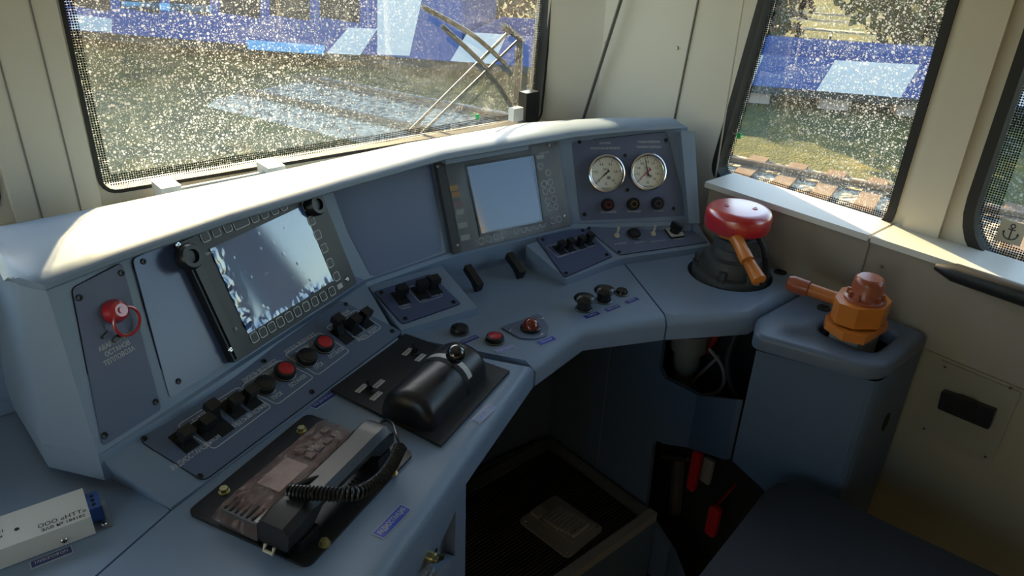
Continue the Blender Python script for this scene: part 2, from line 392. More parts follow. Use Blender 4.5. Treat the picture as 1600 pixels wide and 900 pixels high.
fs = [(i*n+j, (i+1)*n+j, (i+1)*n+j+1, i*n+j+1) for i in range(len(rows)-1) for j in range(n-1)]
fs += [tuple(range(n)), tuple(range((len(rows)-1)*n, len(rows)*n))[::-1]]
cv, cf = g.mesh(vs, fs)
ed = [e for j in range(1, 11) for e in [g.bm.edges.get((cv[n+j], cv[n+j+1]))] if e]
bmesh.ops.bevel(g.bm, geom=ed, offset=.016, segments=3, profile=.5, affect='EDGES', clamp_overlap=True); obj('shell', g, BLUE, cowl)
# visor bar over the right-hand display
g = G(); a, b = atz((693,251),1.03), atz((822,228),1.03); d = (b-a).normalized(); q = V((-d.y,d.x,0))
fv = Fr(a, d, q); Lv = (b-a).length
g.at(fv).box((Lv/2, .012, .005), (Lv, .04, .020), .004, 2); obj('visor_bar', g, BLUE, cowl)
# upright at the right end, standing proud of the gauge panel
fe = FE.sub(.262, 0); g = G().at(fe); g.prism([(-.012,-.005),(.012,-.005),(.000,.190),(-.03,.190)], -.03, .022, .008, 3); obj('end_post', g, BLUE, cowl)
# blue dash box left of the cowl
g = G(); g.box((-.385,1.19,.90),(.91,.26,.215),.02,3); g.box((-.385,1.062,.812),(.91,.012,.02),.004,1); tag(obj('lower_dash', g, BLUE), 'plain blue dash box at the far left, beside the cowl end', 'dashboard')
# ================================================================== desk
def desk(name, poly, lip, label, z1=ZD, th=.045, holes=[], lipw=.018, m=BLUE, root=None, fine=.0025):
    g = G(); g.plate(poly, holes, z1-th, z1)
    def onlip(v):
        for i in lip:
            a, b = V(poly[i]), V(poly[(i+1)%len(poly)]); p = V((v.co.x, v.co.y)); d = b-a; t = (p-a).dot(d)/d.length_squared
            if -1e-4 <= t <= 1+1e-4 and (a+d*t-p).length < 1e-4: return i
        return None
    es = []
    for e in g.bm.edges:
        if all(abs(v.co.z-z1) < 1e-6 for v in e.verts) and len(e.link_faces) == 2 and e.calc_face_angle(0) > 1:
            mid = sum((v.co for v in e.verts), V())/2
            class _v: co = mid
            if onlip(_v) is not None: es.append(e)
    bmesh.ops.bevel(g.bm, geom=es, offset=lipw, segments=4, profile=.5, affect='EDGES')
    return obj(name, g, m, root)
o_ = tag(desk('desk_section', [(-.62,.36),(-.163,.586),(.046,.690),(.141,.739),(.118,.832),(.118,1.06),(-.62,1.06)], [1], 'x', lipw=.003), 'flat blue-grey desk area carrying the pale microphone box', 'desk')
o_ = tag(desk('desk_section', [(-.16,.588),(.048,.688),(.143,.737),(.30,.802),(.568,.903),(.692,.708),(.487,.606),(.287,.503),(-.16,.275)], [4,5,6,7], 'x'), 'blue-grey desk section carrying the telephone and throttle controller', 'desk')
dm = thing('desk_section', 'blue-grey middle desk section with the shallow tray and desk buttons', 'desk')
desk('top', [(.142,.741),(.572,.905),(.696,.708),(.835,.736),(.978,.671),(1.105,.898),(1.10,1.0),(.77,1.045),(.55,1.04),(.12,.83)], [2,3], 'x', root=dm)
HC = (1.232, .712)
hole = [(HC[0]+.084*math.cos(2*PI*k/40), HC[1]+.084*math.sin(2*PI*k/40)) for k in range(40)]
dr = thing('desk_section', 'blue-grey right desk section with a round cut-out under the brake valve', 'desk')
desk('top', [(.981,.669),(1.118,.588),(1.322,.588),(1.322,.86),(1.11,1.0),(1.108,.896)], [0,1], 'x', holes=[hole], root=dr)
# raised wedges
def wedge(front, back, base_z, parent, name='raised_wedge', left=None):
    g = G(); f0, f1 = front; b0, b1 = back; lo = lambda p: (p[0], p[1], base_z)
    v = [f0, f1, b1, b0, lo(f0), lo(f1), lo(b1), left or lo(b0)]
    _, ff = g.mesh(v, [(0,1,2,3),(4,5,1,0),(5,6,2,1),(6,7,3,2),(7,4,0,3)]); g.bev(ff, .004, 2); return obj(name, g, BLUE, parent)
W0, W1 = atz((267,793),.803), atz((622,530),.806)
FS = Fr(W0, W1-W0, V((.098,.824,.844))-W0); wb1 = FS.w(*FS.uv((571,443)))
wedge((W0, W1), ((.098,.824,.844), wb1), .797, dm, left=(.070,.925,.797))
m0, m1 = atz((627,516),.814), atz((746,481),.814); mb0, mb1 = atz((575,447),.846), atz((690,415),.846)
FM = Fr(m0, m1-m0, mb0-m0); mb1 = FM.w(*FM.uv((690,415))); wedge((m0, m1), (mb0, mb1), .797, dm)
r0, r1, rb0, rb1 = atz((884,436),.814), atz((970,404),.814), atz((822,383),.846), atz((902,356),.846)
FM2 = Fr(r0, r1-r0, rb0-r0); rb1 = FM2.w(*FM2.uv((902,356))); wedge((r0, r1), (rb0, rb1), .797, dr)
e0, e1, eb0, eb1 = atz((970,404),.814), atz((1112,384),.814), atz((902,356),.846), atz((1088,351),.846)
eb0 = rb1.copy(); FST = Fr(e0, e1-e0, eb0-e0); eb1 = FST.w(*FST.uv((1090,350))); wedge((e0, e1), (eb0, eb1), .797, dr)
# tray back riser
g = G(); a, b = V((.74,1.035)), V((1.02,1.005)); g.prism([(a.x,a.y),(b.x,b.y),(b.x,b.y+.05),(a.x,a.y+.05)], .79, .84); obj('tray_back', g, BLUE, dm)
# ---------------- right box with the small valve
bx = thing('side_cabinet', 'dark blue side cabinet with rounded lid next to the cream wall', 'cabinet')
lid = roundpoly([(1.062,.546),(1.132,.352),(1.318,.352),(1.318,.578),(1.122,.578)], [.02,.04,.015,.015,.015], 5)
VC = (1.207, .437)
lh = roundpoly([(1.165,.385),(1.275,.385),(1.275,.49),(1.165,.49)], .03, 5)
g = G(); g.plate(lid, [lh], .768, .796)
es = [e for e in g.bm.edges if all(abs(v.co.z-.796) < 1e-6 for v in e.verts) and e.calc_face_angle(0) > 1]
bmesh.ops.bevel(g.bm, geom=es, offset=.009, segments=3, profile=.5, affect='EDGES'); obj('lid', g, mat('dark_blue_lid', (.115,.155,.225), .4, bump=.15, bscale=600), bx)
F3 = Fr((1.072,.540,0), V((1.140,.368,0))-V((1.072,.540,0)), (0,0,1))
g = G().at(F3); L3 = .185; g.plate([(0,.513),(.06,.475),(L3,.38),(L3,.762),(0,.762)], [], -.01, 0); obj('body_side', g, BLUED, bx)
cor = [(1.140,.368),(1.146,.360),(1.156,.356),(1.170,.355),(1.318,.355)]
g = G(); 
for i in range(4):
    a, b = cor[i], cor[i+1]; zz = lambda t: .38 - t*.3
    g.face([(*a,.25),(*b,.25),(*b,.762),(*a,.762)])
g.face([(*cor[0],.25),(*cor[-1],.25),(*cor[-1],.24),(*cor[0],.24)])
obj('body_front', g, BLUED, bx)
g = G().at(Fr((1.245,.3545,.635),(1,0,0),(0,0,1))); g.plate([(.012*math.cos(t*PI/8),.020*math.sin(t*PI/8)) for t in range(16)], [], 0, .0012); obj('vent_hole', g, DARKSLOT, bx)
# ---------------- footwell
kn = thing('knee_panel', 'dark blue footwell panel with two angular openings showing pipes', 'panel')
g = G().at(Fr((1.14,0,0),(0,-1,0),(0,0,1)))
g.plate([(-1.09,0),(-.68,0),(-.68,.125),(-.72,.15),(-.762,.18),(-.769,.37),(-.760,.388),(-.740,.392),(-.68,.42),(-.68,.558),(-.765,.553),(-.782,.57),(-.787,.754),(-1.09,.754)], [], -.012, 0)
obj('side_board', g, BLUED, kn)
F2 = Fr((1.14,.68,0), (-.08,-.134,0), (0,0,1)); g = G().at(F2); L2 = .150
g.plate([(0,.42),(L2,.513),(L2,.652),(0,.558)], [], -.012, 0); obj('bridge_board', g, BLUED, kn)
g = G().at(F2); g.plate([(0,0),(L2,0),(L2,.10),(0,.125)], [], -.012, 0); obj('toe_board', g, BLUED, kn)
g = G(); g.box((1.1395,.921,.45),(.0012,.0018,.6)); obj('joint', g, mat('joint_blue', (.2,.25,.33), .6), kn)
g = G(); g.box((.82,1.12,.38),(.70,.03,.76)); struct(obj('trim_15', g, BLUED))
ped = thing('pedestal', 'blue-grey desk pedestal with recessed handhold under the telephone', 'cabinet')
pf0, pf1 = V((-.15,.292,0)), V((.487,.620,0)); FP = Fr(pf0, pf1-pf0, (0,0,1)); LP = (pf1-pf0).length
def pu(p): return tuple(FP.uv(p))
rec = [pu(p) for p in ((712,798),(711,868),(668,903),(655,940),(690,846))]
g = G().at(FP); g.plate([(0,0),(LP,0),(LP,.756),(0,.756)], [rec], -.02, 0); obj('front_panel', g, BLUE, ped)
g = G().at(FP); g.plate(rec, [], -.025, -.018); obj('recess', g, BLUE, ped)
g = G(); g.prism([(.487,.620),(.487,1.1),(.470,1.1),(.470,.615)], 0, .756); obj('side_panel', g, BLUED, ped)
u, v = FP.uv((668,868)); key = thing('drain_cock', 'small brass cock on the pedestal beside the white lettering', 'valve', FP.sub(u, v, 0, -40))
g = G(); g.lathe([(0,.012),(.006,.012),(.007,.010),(.007,0)], 14); g.box((.008,0,.012),(.030,.007,.005),.002); g.lathe([(0,.018),(.004,.018),(.004,.012)], 10, (-.006,0,0)); obj('brass_body', g, BRASS, key)
g = G(); g.lathe([(0,.001),(.0035,.001),(.0035,0)], 10, (.026,.004,0)); obj('hole_plug', g, DARKSLOT, key)
u, v = FP.uv((672,884)); a_ = 4
pl_ = thing('pedestal_print', 'white printed oil lettering with triangle on the pedestal front', 'lettering', FP.sub(u, v, .0008))
text('МАСЛО', .012, -.005, .000, 0, pl_, ang=a_); text('ТЕХНИЧЕСКОЕ', .010, -.025, -.018, 0, pl_, ang=a_)
outline([(-.052,.012),(-.040,.012),(-.046,.002)], .0016, 0, 'triangle', pl_)
# footrest
fr_ = thing('footrest', 'black ribbed footrest platform with metal edging and pedal plate', 'footrest')
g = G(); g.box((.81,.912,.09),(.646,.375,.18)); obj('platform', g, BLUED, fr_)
g = G(); g.box((.795,.90,.188),(.60,.30,.016)); obj('rubber_mat', g, MATM, fr_)
g = G(); g.box((1.118,.905,.195),(.030,.345,.008),.002); obj('edge_strip', g, mat('dark_edge', (.22,.22,.21), .45, .3), fr_)
g = G(); g.box((.80,1.070,.195),(.62,.034,.008),.002); obj('edge_strip', g, mat('dark_edge', (.22,.22,.21), .45, .3), fr_)
g = G(); g.box((.80,.735,.190),(.67,.022,.024),.003); obj('front_bar', g, mat('worn_edge', (.42,.41,.38), .4, .3, var=.2, vscale=40), fr_)
for p in ((745,762),(870,702),(895,708),(990,785)): q = atz(p, .2); put('edge_screw', BSCREW, fr_, T(q.x, q.y, .199))
pc = [atz(p, .20) for p in ((815,800),(877,767),(936,838),(880,884))]; c_ = sum(pc, V())/4
pp = thing('foot_pedal', 'grey metal foot pedal plate with ribbed grille on the footrest', 'pedal', flatw(c_.x, c_.y, .197, 4))
g = G(); g.plate(rr(.125,.150,.012), [], 0, .005); obj('base_plate', g, mat('pedal_grey', (.36,.34,.31), .5, .2, var=.1, vscale=30), pp)
screws(pp, [(-.052,.062),(.052,.062),(-.052,-.062),(.052,-.062)], BSCREW, .005)
for k in range(9):
    wdt = .062 - .002*abs(k-4); g = G(); g.box((.014 - .0012*k,-.046+.0095*k,.011),(wdt,.0055,.012),.0016); obj('rib', g, mat('pedal_rib', (.5,.49,.46), .4, .2), pp)
g = G(); g.prism([(-.022,-.056),(.055,-.056),(.046,.042),(-.030,.042)], .005, .008); obj('grille_base', g, mat('pedal_grey', (.11,.105,.095)), pp)
g = G(); g.box((-.012,.058,.009),(.030,.024,.009),.003); obj('button_block', g, mat('pedal_rib', (.2,.19,.18)), pp)
a, b = aty((725,744),1.092), aty((845,690),1.092)
g = G(); g.tube([a, b], .008, 10); tag(obj('foot_rail', g, mat('rail_grey', (.10,.11,.12), .35, .6)), 'thin grey metal foot rail at the back of the footwell', 'rail')
g = G(); a, b = atz((800,675),.40), atz((848,720),.40)
g.tube([V((a.x,1.104,.33)), V((b.x,1.104,.24))], .003, 6); struct(obj('trim_16', g, DARKSLOT))
# pipework behind the knee panel
def ppt(p, x): return atx(p, x)
g = G(); c0 = ppt((1075,545),1.24); g.lathe([(0,-.12),(.016,-.12),(.016,-.085),(.022,-.08),(.022,-.05),(.030,-.045),(.032,0),(.042,.004),(.042,.05),(0,.05)], 20, c0); tag(obj('valve_stem', g, mat('grey_casting', (.22,.22,.20), .5)), 'grey stepped valve body hanging inside the upper opening', 'valve')
def hose(name, pts, r, m, label, cat):
    P = [V(p) for p in pts]; out = []
    for i in range(len(P)-1):
        p0, p1, p2, p3 = P[max(i-1,0)], P[i], P[i+1], P[min(i+2,len(P)-1)]
        for k in range(8):
            t = k/8; out.append(.5*((2*p1)+(p2-p0)*t+(2*p0-5*p1+4*p2-p3)*t*t+(3*p1-p0-3*p2+p3)*t**3))
    out.append(P[-1]); g = G(); g.tube(out, r, 8); return tag(obj(name, g, m), label, cat)
hose('pipe_loop', [ppt(p,1.25) for p in ((1108,545),(1128,572),(1130,600),(1112,615),(1070,612))]+[V((1.302,.74,.56))], .004, mat('pale_hose', (.35,.31,.26), .5), 'pale looped hose inside the upper knee opening', 'hose')
hose('air_hose', [ppt(p,1.22) for p in ((1150,520),(1137,560),(1142,600),(1165,640))]+[V((1.302,.60,.50))], .006, mat('dark_hose', (.04,.042,.048), .5), 'dark air hose at the right of the upper knee opening', 'hose')
hose('red_pipe', [ppt(p,1.27) for p in ((1090,552),(1105,545),(1120,520))], .009, mat('red_pipe', (.30,.02,.02), .5), 'short red pipe inside the upper knee opening', 'pipe')
def cock(label, p0, p1, x, w_=.022):
    a, b = ppt(p0,x), ppt(p1,x); d = a-b; f = Fr(b, (0,-1,0), d); g = G().at(f); g.prism(rr(w_, d.length, .008, (0, d.length/2)), -.006, .006, .002, 2); g.at(Matrix()).tube([a.lerp(b,.1), V((1.302, a.y+.01, a.z))], .003, 6)
    tag(obj('cock_handle', g, mat('red_handle', (.50,.015,.02), .4)), label, 'valve handle')
cock('red cock handle high in the lower knee opening', (1092,705), (1080,765), 1.24); cock('red cock handle low in the opening beside the seat', (1116,790), (1110,835), 1.20, .026)
hose('cross_pipe', [ppt((1035,712),1.23), ppt((1075,718),1.23)], .005, STEEL, 'small metal cross pipe in the lower knee opening', 'pipe')
g = G(); c0 = ppt((1105,735),1.28); g.box(c0, (.01,.026,.07), .003); tag(obj('pipe_tag', g, GREYP), 'grey tag block beside the upper red cock handle', 'tag')
hose('drain_pipe', [ppt((1062,715),1.28), ppt((1055,800),1.28)], .016, mat('brown_pipe', (.08,.07,.06), .5), 'thick brown vertical pipe in the lower knee opening', 'pipe')
g = G(); g.prism([(1.300,.36),(1.320,.36),(1.320,1.09),(1.300,1.09)], 0, .752); g.prism([(1.155,1.075),(1.30,1.075),(1.30,1.09),(1.155,1.09)], 0, .752); obj('cavity_shade_boards', g, mat('cavity_shade_black', (.012,.012,.014), .8), kn)  # added black boards, their colour stands in for shade behind the openings
# ================================================================== seat
st = thing('driver_seat', 'dark navy leatherette driver seat cushion in the lower right corner', 'seat', flatw(.875,.186,.45,9))
g = G(); g.prism(roundpoly([(-.235,-.225),(.235,-.225),(.235,.225),(-.235,.225)], .075, 6), 0, .10, .03, 4); obj('cushion', g, LEATHER, st)
g = G(); N_ = rr(.468,.448,.065,(0,0),6); g.tube([(p[0]*1.0,p[1]*1.0,.073) for p in N_], .003, 6, closed=True); obj('piping', g, LEATHER, st)
g = G(); g.lathe([(0,-.45),(.16,-.45),(.16,-.43),(.04,-.41),(.04,-.02),(.12,-.01),(.12,0),(0,0)], 24); obj('column', g, BLACK, st)
# ================================================================== control panels
def poly_uv(fr, pts): return [tuple(fr.uv(p)) for p in pts]
def panel(name, label, fr, px, m, r=.006, th=.0022, cat='control panel', scr=None, grp=None):
    root = thing(name, label, cat, fr, grp)
    pl = roundpoly(poly_uv(fr, px), r, 3); g = G(); g.plate(pl, [], 0, th); obj('plate', g, m, root)
    c = [V(p) for p in poly_uv(fr, px)]; cc = sum(c, V((0,0)))/len(c)
    if scr is None: screws(root, [p + (cc-p).normalized()*.013 for p in c], d=th)
    else: screws(root, [fr.uv(p) for p in scr], d=th)
    g = G(); q = inset(pl, -.0012); n_ = len(pl)
    for i in range(n_): g.face([(*pl[i],.0004),(*pl[(i+1)%n_],.0004),(*q[(i+1)%n_],.0004),(*q[i],.0004)])
    obj('edge_gap', g, DARKSLOT, root)
    return root
def _lever():
    g = G(); g.mi = 1; g.box((0,0,.0006),(.019,.030,.0012)); g.mi = 0
    g.prism([(-.0065,-.006),(.0065,-.006),(.0065,.006),(-.0065,.006)], 0, .014, .001, 1, top=[(-.0065,-.005),(.0065,-.005),(.0065,.003),(-.0065,.003)])
    g.box((0,-.001,.0185),(.016,.013,.010),.0025,2); return mkmesh('lever_switch', g, [BLACK, DARKSLOT])
LEVER = _lever()
def _lever2():
    g = G(); g.mi = 1; g.box((0,-.004,.0006),(.019,.032,.0012)); g.mi = 0
    g.prism([(-.0065,-.004),(.0065,-.004),(.0065,.008),(-.0065,.008)], 0, .016, .001, 1, top=[(-.0065,.006),(.0065,.006),(.0065,.014),(-.0065,.014)])
    g.box((0,.011,.0205),(.016,.014,.010),.0025,2); return mkmesh('lever_switch', g, [BLACK, DARKSLOT])
LEVER2 = _lever2()
def lever(root, fr, p, up=False, sc=1, d=.002): u, v = fr.uv(p); put('lever_switch', LEVER2 if up else LEVER, root, T(u, v, d) @ Matrix.Scale(sc*1.1, 4))
def _pb(r=.0165, cap=None):
    g = G(); g.mi = 1; g.lathe([(r,0),(r,.002),(r*.93,.0028),(r*.8,.0028)], 28); g.mi = 0
    g.lathe([(r*.93,.0028),(r*.93,.008),(r*.85,.0105),(r*.70,.0110),(r*.68,.009)], 28)
    g.mi = 2; g.lathe([(r*.70,.009),(r*.68,.0115),(r*.5,.0125),(0,.0130)], 28); return g
RING = mat('dark_ring', (.16,.16,.15), .35, .8)
PB_RED = mkmesh('push_button', _pb(), [BLACK, RING, REDB]); PB_BLK = mkmesh('push_button', _pb(), [BLACK, RING, BLACK])
def tx(root, fr, body, size, p, m=None, ang=0, d=.0026, align='CENTER', sx=.85): u, v = fr.uv(p); return text(body, size, u, v, d, root, m or PRINT, ang, align, sx=sx)
# -- emergency stop panel on the left end
ep = panel('emergency_stop_panel', 'tall tapered panel with red pull ring at the left cowl end', FA, [(112,451),(189,411),(251,640),(159,698)], PANEL)
u, v = FA.uv((176,487)); pr = bpy.data.objects.new('pull_ring', None)
g = G(); g.lathe([(.015,.002),(.015,.006),(.012,.010),(.0115,.016),(.008,.019),(0,.019)], 24); g.lathe([(0,.021),(.004,.021),(.004,.018)], 10); po = obj('pull_knob', g, RED, ep, T(u, v)); bpy.data.objects.remove(pr)
g = G(); R_ = .0175; g.tube([(.004+R_*math.cos(2*PI*k/28), -.016+R_*math.sin(2*PI*k/28), .012+.004*math.sin(2*PI*k/28)) for k in range(28)], .0019, 8, closed=True); obj('ring', g, RED, po)
u, v = FA.uv((162,524)); g = G(); g.box((0,0,.003),(.010,.0025,.003)); g.box((.006,-.013,.002),(.010,.005,.003),.001); obj('keeper_clip', g, BLACK, ep, T(u, v, .001, 20))
for s_, p in (('АВАРИЙНЫЙ',(178,534)),('ОСТАНОВ',(182,545)),('ТЕПЛОВОЗА',(185,556.5))): tx(ep, FA, s_, .0082, p)
# -- left display on its backing plate
bp_ = panel('display_backing_plate', 'glossy violet-blue backing plate around the left display', FA, [(206,405),(330,352),(570,438),(264,622)], mat('glossy_blue_plate', (.12,.17,.34), .22, bump=.05, bscale=600), scr=[(222,409),(277,596)])
d1 = thing('display_unit', 'left black display with peeling blue film and square outlined keys', 'display', FA)
u0, u1, v0, v1 = .206, .488, .010, .190
g = G(); g.plate(rr(u1-u0, v1-v0, .004, ((u0+u1)/2,(v0+v1)/2)), [], .002, .016); obj('bezel', g, mat('bezel_black', (.016,.017,.022), .38, bump=.1, bscale=900), d1)
g = G(); g.plate([(u0+.004,v0+.004),(u0+.016,v0+.004),(u0+.016,v1-.004),(u0+.004,v1-.004)], [], .016, .019); obj('side_rail', g, BLACK, d1)
def film_mat():
    m = mat('blue_film', (.075,.19,.46), .10, spec=.9, coat=1); m.node_tree.nodes['Principled BSDF'].inputs['Coat IOR'].default_value = 2.0; n = m.node_tree; L = n.links.new; b = n.nodes['Principled BSDF']
    tc = n.nodes.new('ShaderNodeTexCoord'); v_ = n.nodes.new('ShaderNodeTexVoronoi'); v_.feature = 'SMOOTH_F1'; v_.inputs['Scale'].default_value = 70; L(tc.outputs['Object'], v_.inputs['Vector'])
    r = n.nodes.new('ShaderNodeMapRange'); r.inputs[1].default_value = .0; r.inputs[2].default_value = .22; r.inputs[3].default_value = 1; r.inputs[4].default_value = 0; L(v_.outputs['Distance'], r.inputs[0])
    bp = n.nodes.new('ShaderNodeBump'); bp.inputs['Strength'].default_value = .10; bp.inputs['Distance'].default_value = .001; L(r.outputs[0], bp.inputs['Height']); L(bp.outputs[0], b.inputs['Normal']); L(bp.outputs[0], b.inputs['Coat Normal']); return m
sp = poly_uv(FA, [(330,398),(478,318),(528,452),(388,528)]); su0, su1, sv0, sv1 = .245, .438, .036, .166
g = G(); nx, ny = 48, 36; vs = []; 
for j in range(ny+1):
    for i in range(nx+1):
        s_, t_ = i/nx, j/ny; uu, vv = su0+(su1-su0)*s_, sv0+(sv1-sv0)*t_; z_ = .0165
        edge = min(s_*1.0, t_*1.3); wr = max(0, 1-edge/.13); z_ += .0022*wr*abs(noise.noise(V((uu*90, vv*70, 3))))*2
        vs.append((uu, vv, z_))
g.mesh(vs, [(j*(nx+1)+i, j*(nx+1)+i+1, (j+1)*(nx+1)+i+1, (j+1)*(nx+1)+i) for j in range(ny) for i in range(nx)]); obj('screen_film', g, film_mat(), d1)
def _key(w_, h_):
    g = G(); g.mi = 0; g.plate(rr(w_,h_,.0035,(0,0),3), [], 0, .0010); g.mi = 1; a, b = rr(w_,h_,.0035,(0,0),3), rr(w_-.0024,h_-.0024,.0026,(0,0),3); n_ = len(a)
    for i in range(n_): g.face([(*a[i],.0012),(*a[(i+1)%n_],.0012),(*b[(i+1)%n_],.0012),(*b[i],.0012)])
    return mkmesh('key', g, [BLACK, WHITE])
KEY = _key(.0148,.0148); KEYW = _key(.030,.0148)
def key(fr, p, root, me=KEY, d=.016): u, v = fr.uv(p, d); return put('key', me, root, T(u, v, d))
for k in range(10): t_ = k/9; key(FA, (397+121*t_, 527-72*t_), d1)
for p in ((477,322),(486,345),(496,367),(506,388),(515,411),(525,432)): key(FA, p, d1)
for p in ((320,370),(337,362),(355,355),(397,340),(412,334),(428,328),(442,322)): key(FA, p, d1)
key(FA, (376,348), d1, KEYW)
for p in ((293,402),(490,321)):
    u, v = FA.uv(p, .02); g = G(); g.lathe([(.0175,0),(.0175,.012),(.0150,.016),(.0095,.016),(.0085,.011),(0,.010)], 26); obj('corner_knob', g, BLACK, d1, T(u, v, .016))
for p in ((279,382),(361,546),(543,436)): u, v = FA.uv(p, .018); put('bright_screw', BSCREW, d1, T(u, v, .0165, 20) @ Matrix.Scale(1.25,4))
u, v = FA.uv((368,514), .016); g = G(); g.lathe([(.003,0),(.003,.001),(0,.0014)], 12); obj('sensor_dot', g, GREYP, d1, T(u, v, .016))
u, v = FA.uv((531,447), .016); g = G(); g.box((0,0,.0003),(.012,.008,.0006)); obj('maker_label', g, PRINT, d1, T(u, v, .016))
tx(d1, FA, 'TEMP', .005, (314,399), d=.0164)
# -- blank panel between the displays
g = G(); FCu = [FC.uv(p) for p in ((512,300),(582,432),(688,393),(676,258))]
bl = panel('blank_panel', 'plain blank panel between the two displays', FC, [(508,296),(580,433),(690,394),(676,250)], mat('blank_blue', (.14,.185,.31), .5, bump=.12, bscale=1000), .008, .0016, 'panel', scr=[])
# -- right display
d2 = thing('display_unit', 'right display under the visor bar with round keys and clear wrinkled film', 'display', FD)
u0, u1, v0, v1 = .004, .291, -.004, .176
g = G(); g.plate(rr(u1-u0, v1-v0, .004, ((u0+u1)/2,(v0+v1)/2)), [], .001, .012); obj('bezel', g, mat('bezel_grey', (.07,.08,.10), .35), d2)
g = G(); g.plate(rr(.018, v1-v0, .003, (u0+.009,(v0+v1)/2)), [], .012, .0135); obj('side_rail', g, BLACK, d2)
q = poly_uv(FD, [(724,262),(829,244),(843,346),(747,366)]); g = G(); g.plate(q, [], .0120, .0128); obj('screen', g, mat('screen_glass', (.035,.085,.22), .05, spec=.5, coat=.45), d2); MATS['screen_glass'].node_tree.nodes['Principled BSDF'].inputs['Coat IOR'].default_value = 1.75
g = G(); g.plate(roundpoly(inset(q, -.006), .003, 2), [inset(q, -.0005)], .012, .0145); obj('screen_frame', g, mat('screen_rim', (.03,.032,.038), .4), d2)
def clear_film():
    m = bpy.data.materials.new('clear_wrinkled_film'); m.use_nodes = True; n = m.node_tree; L = n.links.new; n.nodes.clear(); N = n.nodes.new; out = N('ShaderNodeOutputMaterial')
    tr = N('ShaderNodeBsdfTransparent'); p = N('ShaderNodeBsdfPrincipled'); p.inputs['Base Color'].default_value = (.30,.32,.34,1); p.inputs['Roughness'].default_value = .18
    mx = N('ShaderNodeMixShader'); nz = N('ShaderNodeTexNoise'); nz.inputs['Scale'].default_value = 14; tc = N('ShaderNodeTexCoord'); L(tc.outputs['Object'], nz.inputs['Vector'])
    k = N('ShaderNodeMapRange'); k.inputs[1].default_value = .35; k.inputs[2].default_value = .7; k.inputs[3].default_value = .10; k.inputs[4].default_value = .40; L(nz.outputs['Fac'], k.inputs[0])
    L(k.outputs[0], mx.inputs[0]); L(tr.outputs[0], mx.inputs[1]); L(p.outputs[0], mx.inputs[2]); L(mx.outputs[0], out.inputs[0]); return m
CLEAR = clear_film()
def sheet(name, a0, a1, b0, b1, zf, root, m, nx=16, ny=16, amp=.0015, sc=40, seed=0):
    g = G(); vs = [(a0+(a1-a0)*i/nx, b0+(b1-b0)*j/ny, zf + amp*noise.noise(V(((a0+(a1-a0)*i/nx)*sc, (b0+(b1-b0)*j/ny)*sc, seed)))) for j in range(ny+1) for i in range(nx+1)]
    g.mesh(vs, [(j*(nx+1)+i, j*(nx+1)+i+1, (j+1)*(nx+1)+i+1, (j+1)*(nx+1)+i) for j in range(ny) for i in range(nx)]); return obj(name, g, m, root)
sheet('clear_film', .022, .064, v0+.004, v1-.006, .0165, d2, CLEAR, seed=1); sheet('clear_film', .220, .287, v0+.004, v1-.004, .0165, d2, CLEAR, seed=2); sheet('clear_film', .066, .218, v0+.004, .024, .0165, d2, CLEAR, seed=3)
def _rk():
    g = G(); g.lathe([(.0068,0),(.0068,.0012),(.0056,.0012)], 20); g.mi = 1; g.lathe([(.0056,.0012),(.0054,.0008),(0,.0008)], 20); return mkmesh('round_key', g, [WHITE, MATS['bezel_grey']])
RK = _rk()
for p in ((752,377),(763,373.5),(774.5,370),(785.5,367),(806,361),(817,358.5),(827,356),(838,353),(847.5,350),(863,345),(873,342.5),(849,288),(856,270),(850,287),(859,285),(852,299),(862,297),(855,314),(865,311),(858,325),(868,323),(844,260)):
    u, v = FD.uv(p, .012); put('round_key', RK, d2, T(u, v, .0122))
for p, c, s_ in (((709,294),(.50,.27,.03),1),((712,304),(.52,.24,.03),1),((715,319),(.30,.10,.14),1),((719,331),(.42,.43,.43),1),((723,352),(.36,.38,.38),1.2),((727,371),(.36,.38,.38),1.2)):
    u, v = FD.uv(p, .012); g = G(); g.box((0,0,.0003),(.017*s_,.0105,.0006)); obj('indicator_label', g, mat('label_%d' % p[1], c, .5), d2, T(u, v, .0122))
tx(d2, FD, 'ИНДИКАЦИЯ', .0045, (844,240), d=.0126); u, v = FD.uv((844,245), .012); g = G(); g.box((0,0,.0003),(.019,.0075,.0006)); obj('indicator_label', g, mat('label_g', (.36,.38,.38)), d2, T(u, v, .0122))
for p in ((684,260),(715,383),(858,227),(882,337)): u, v = FD.uv(p, .014); put('bright_screw', BSCREW, d2, T(u, v, .0136, 30))
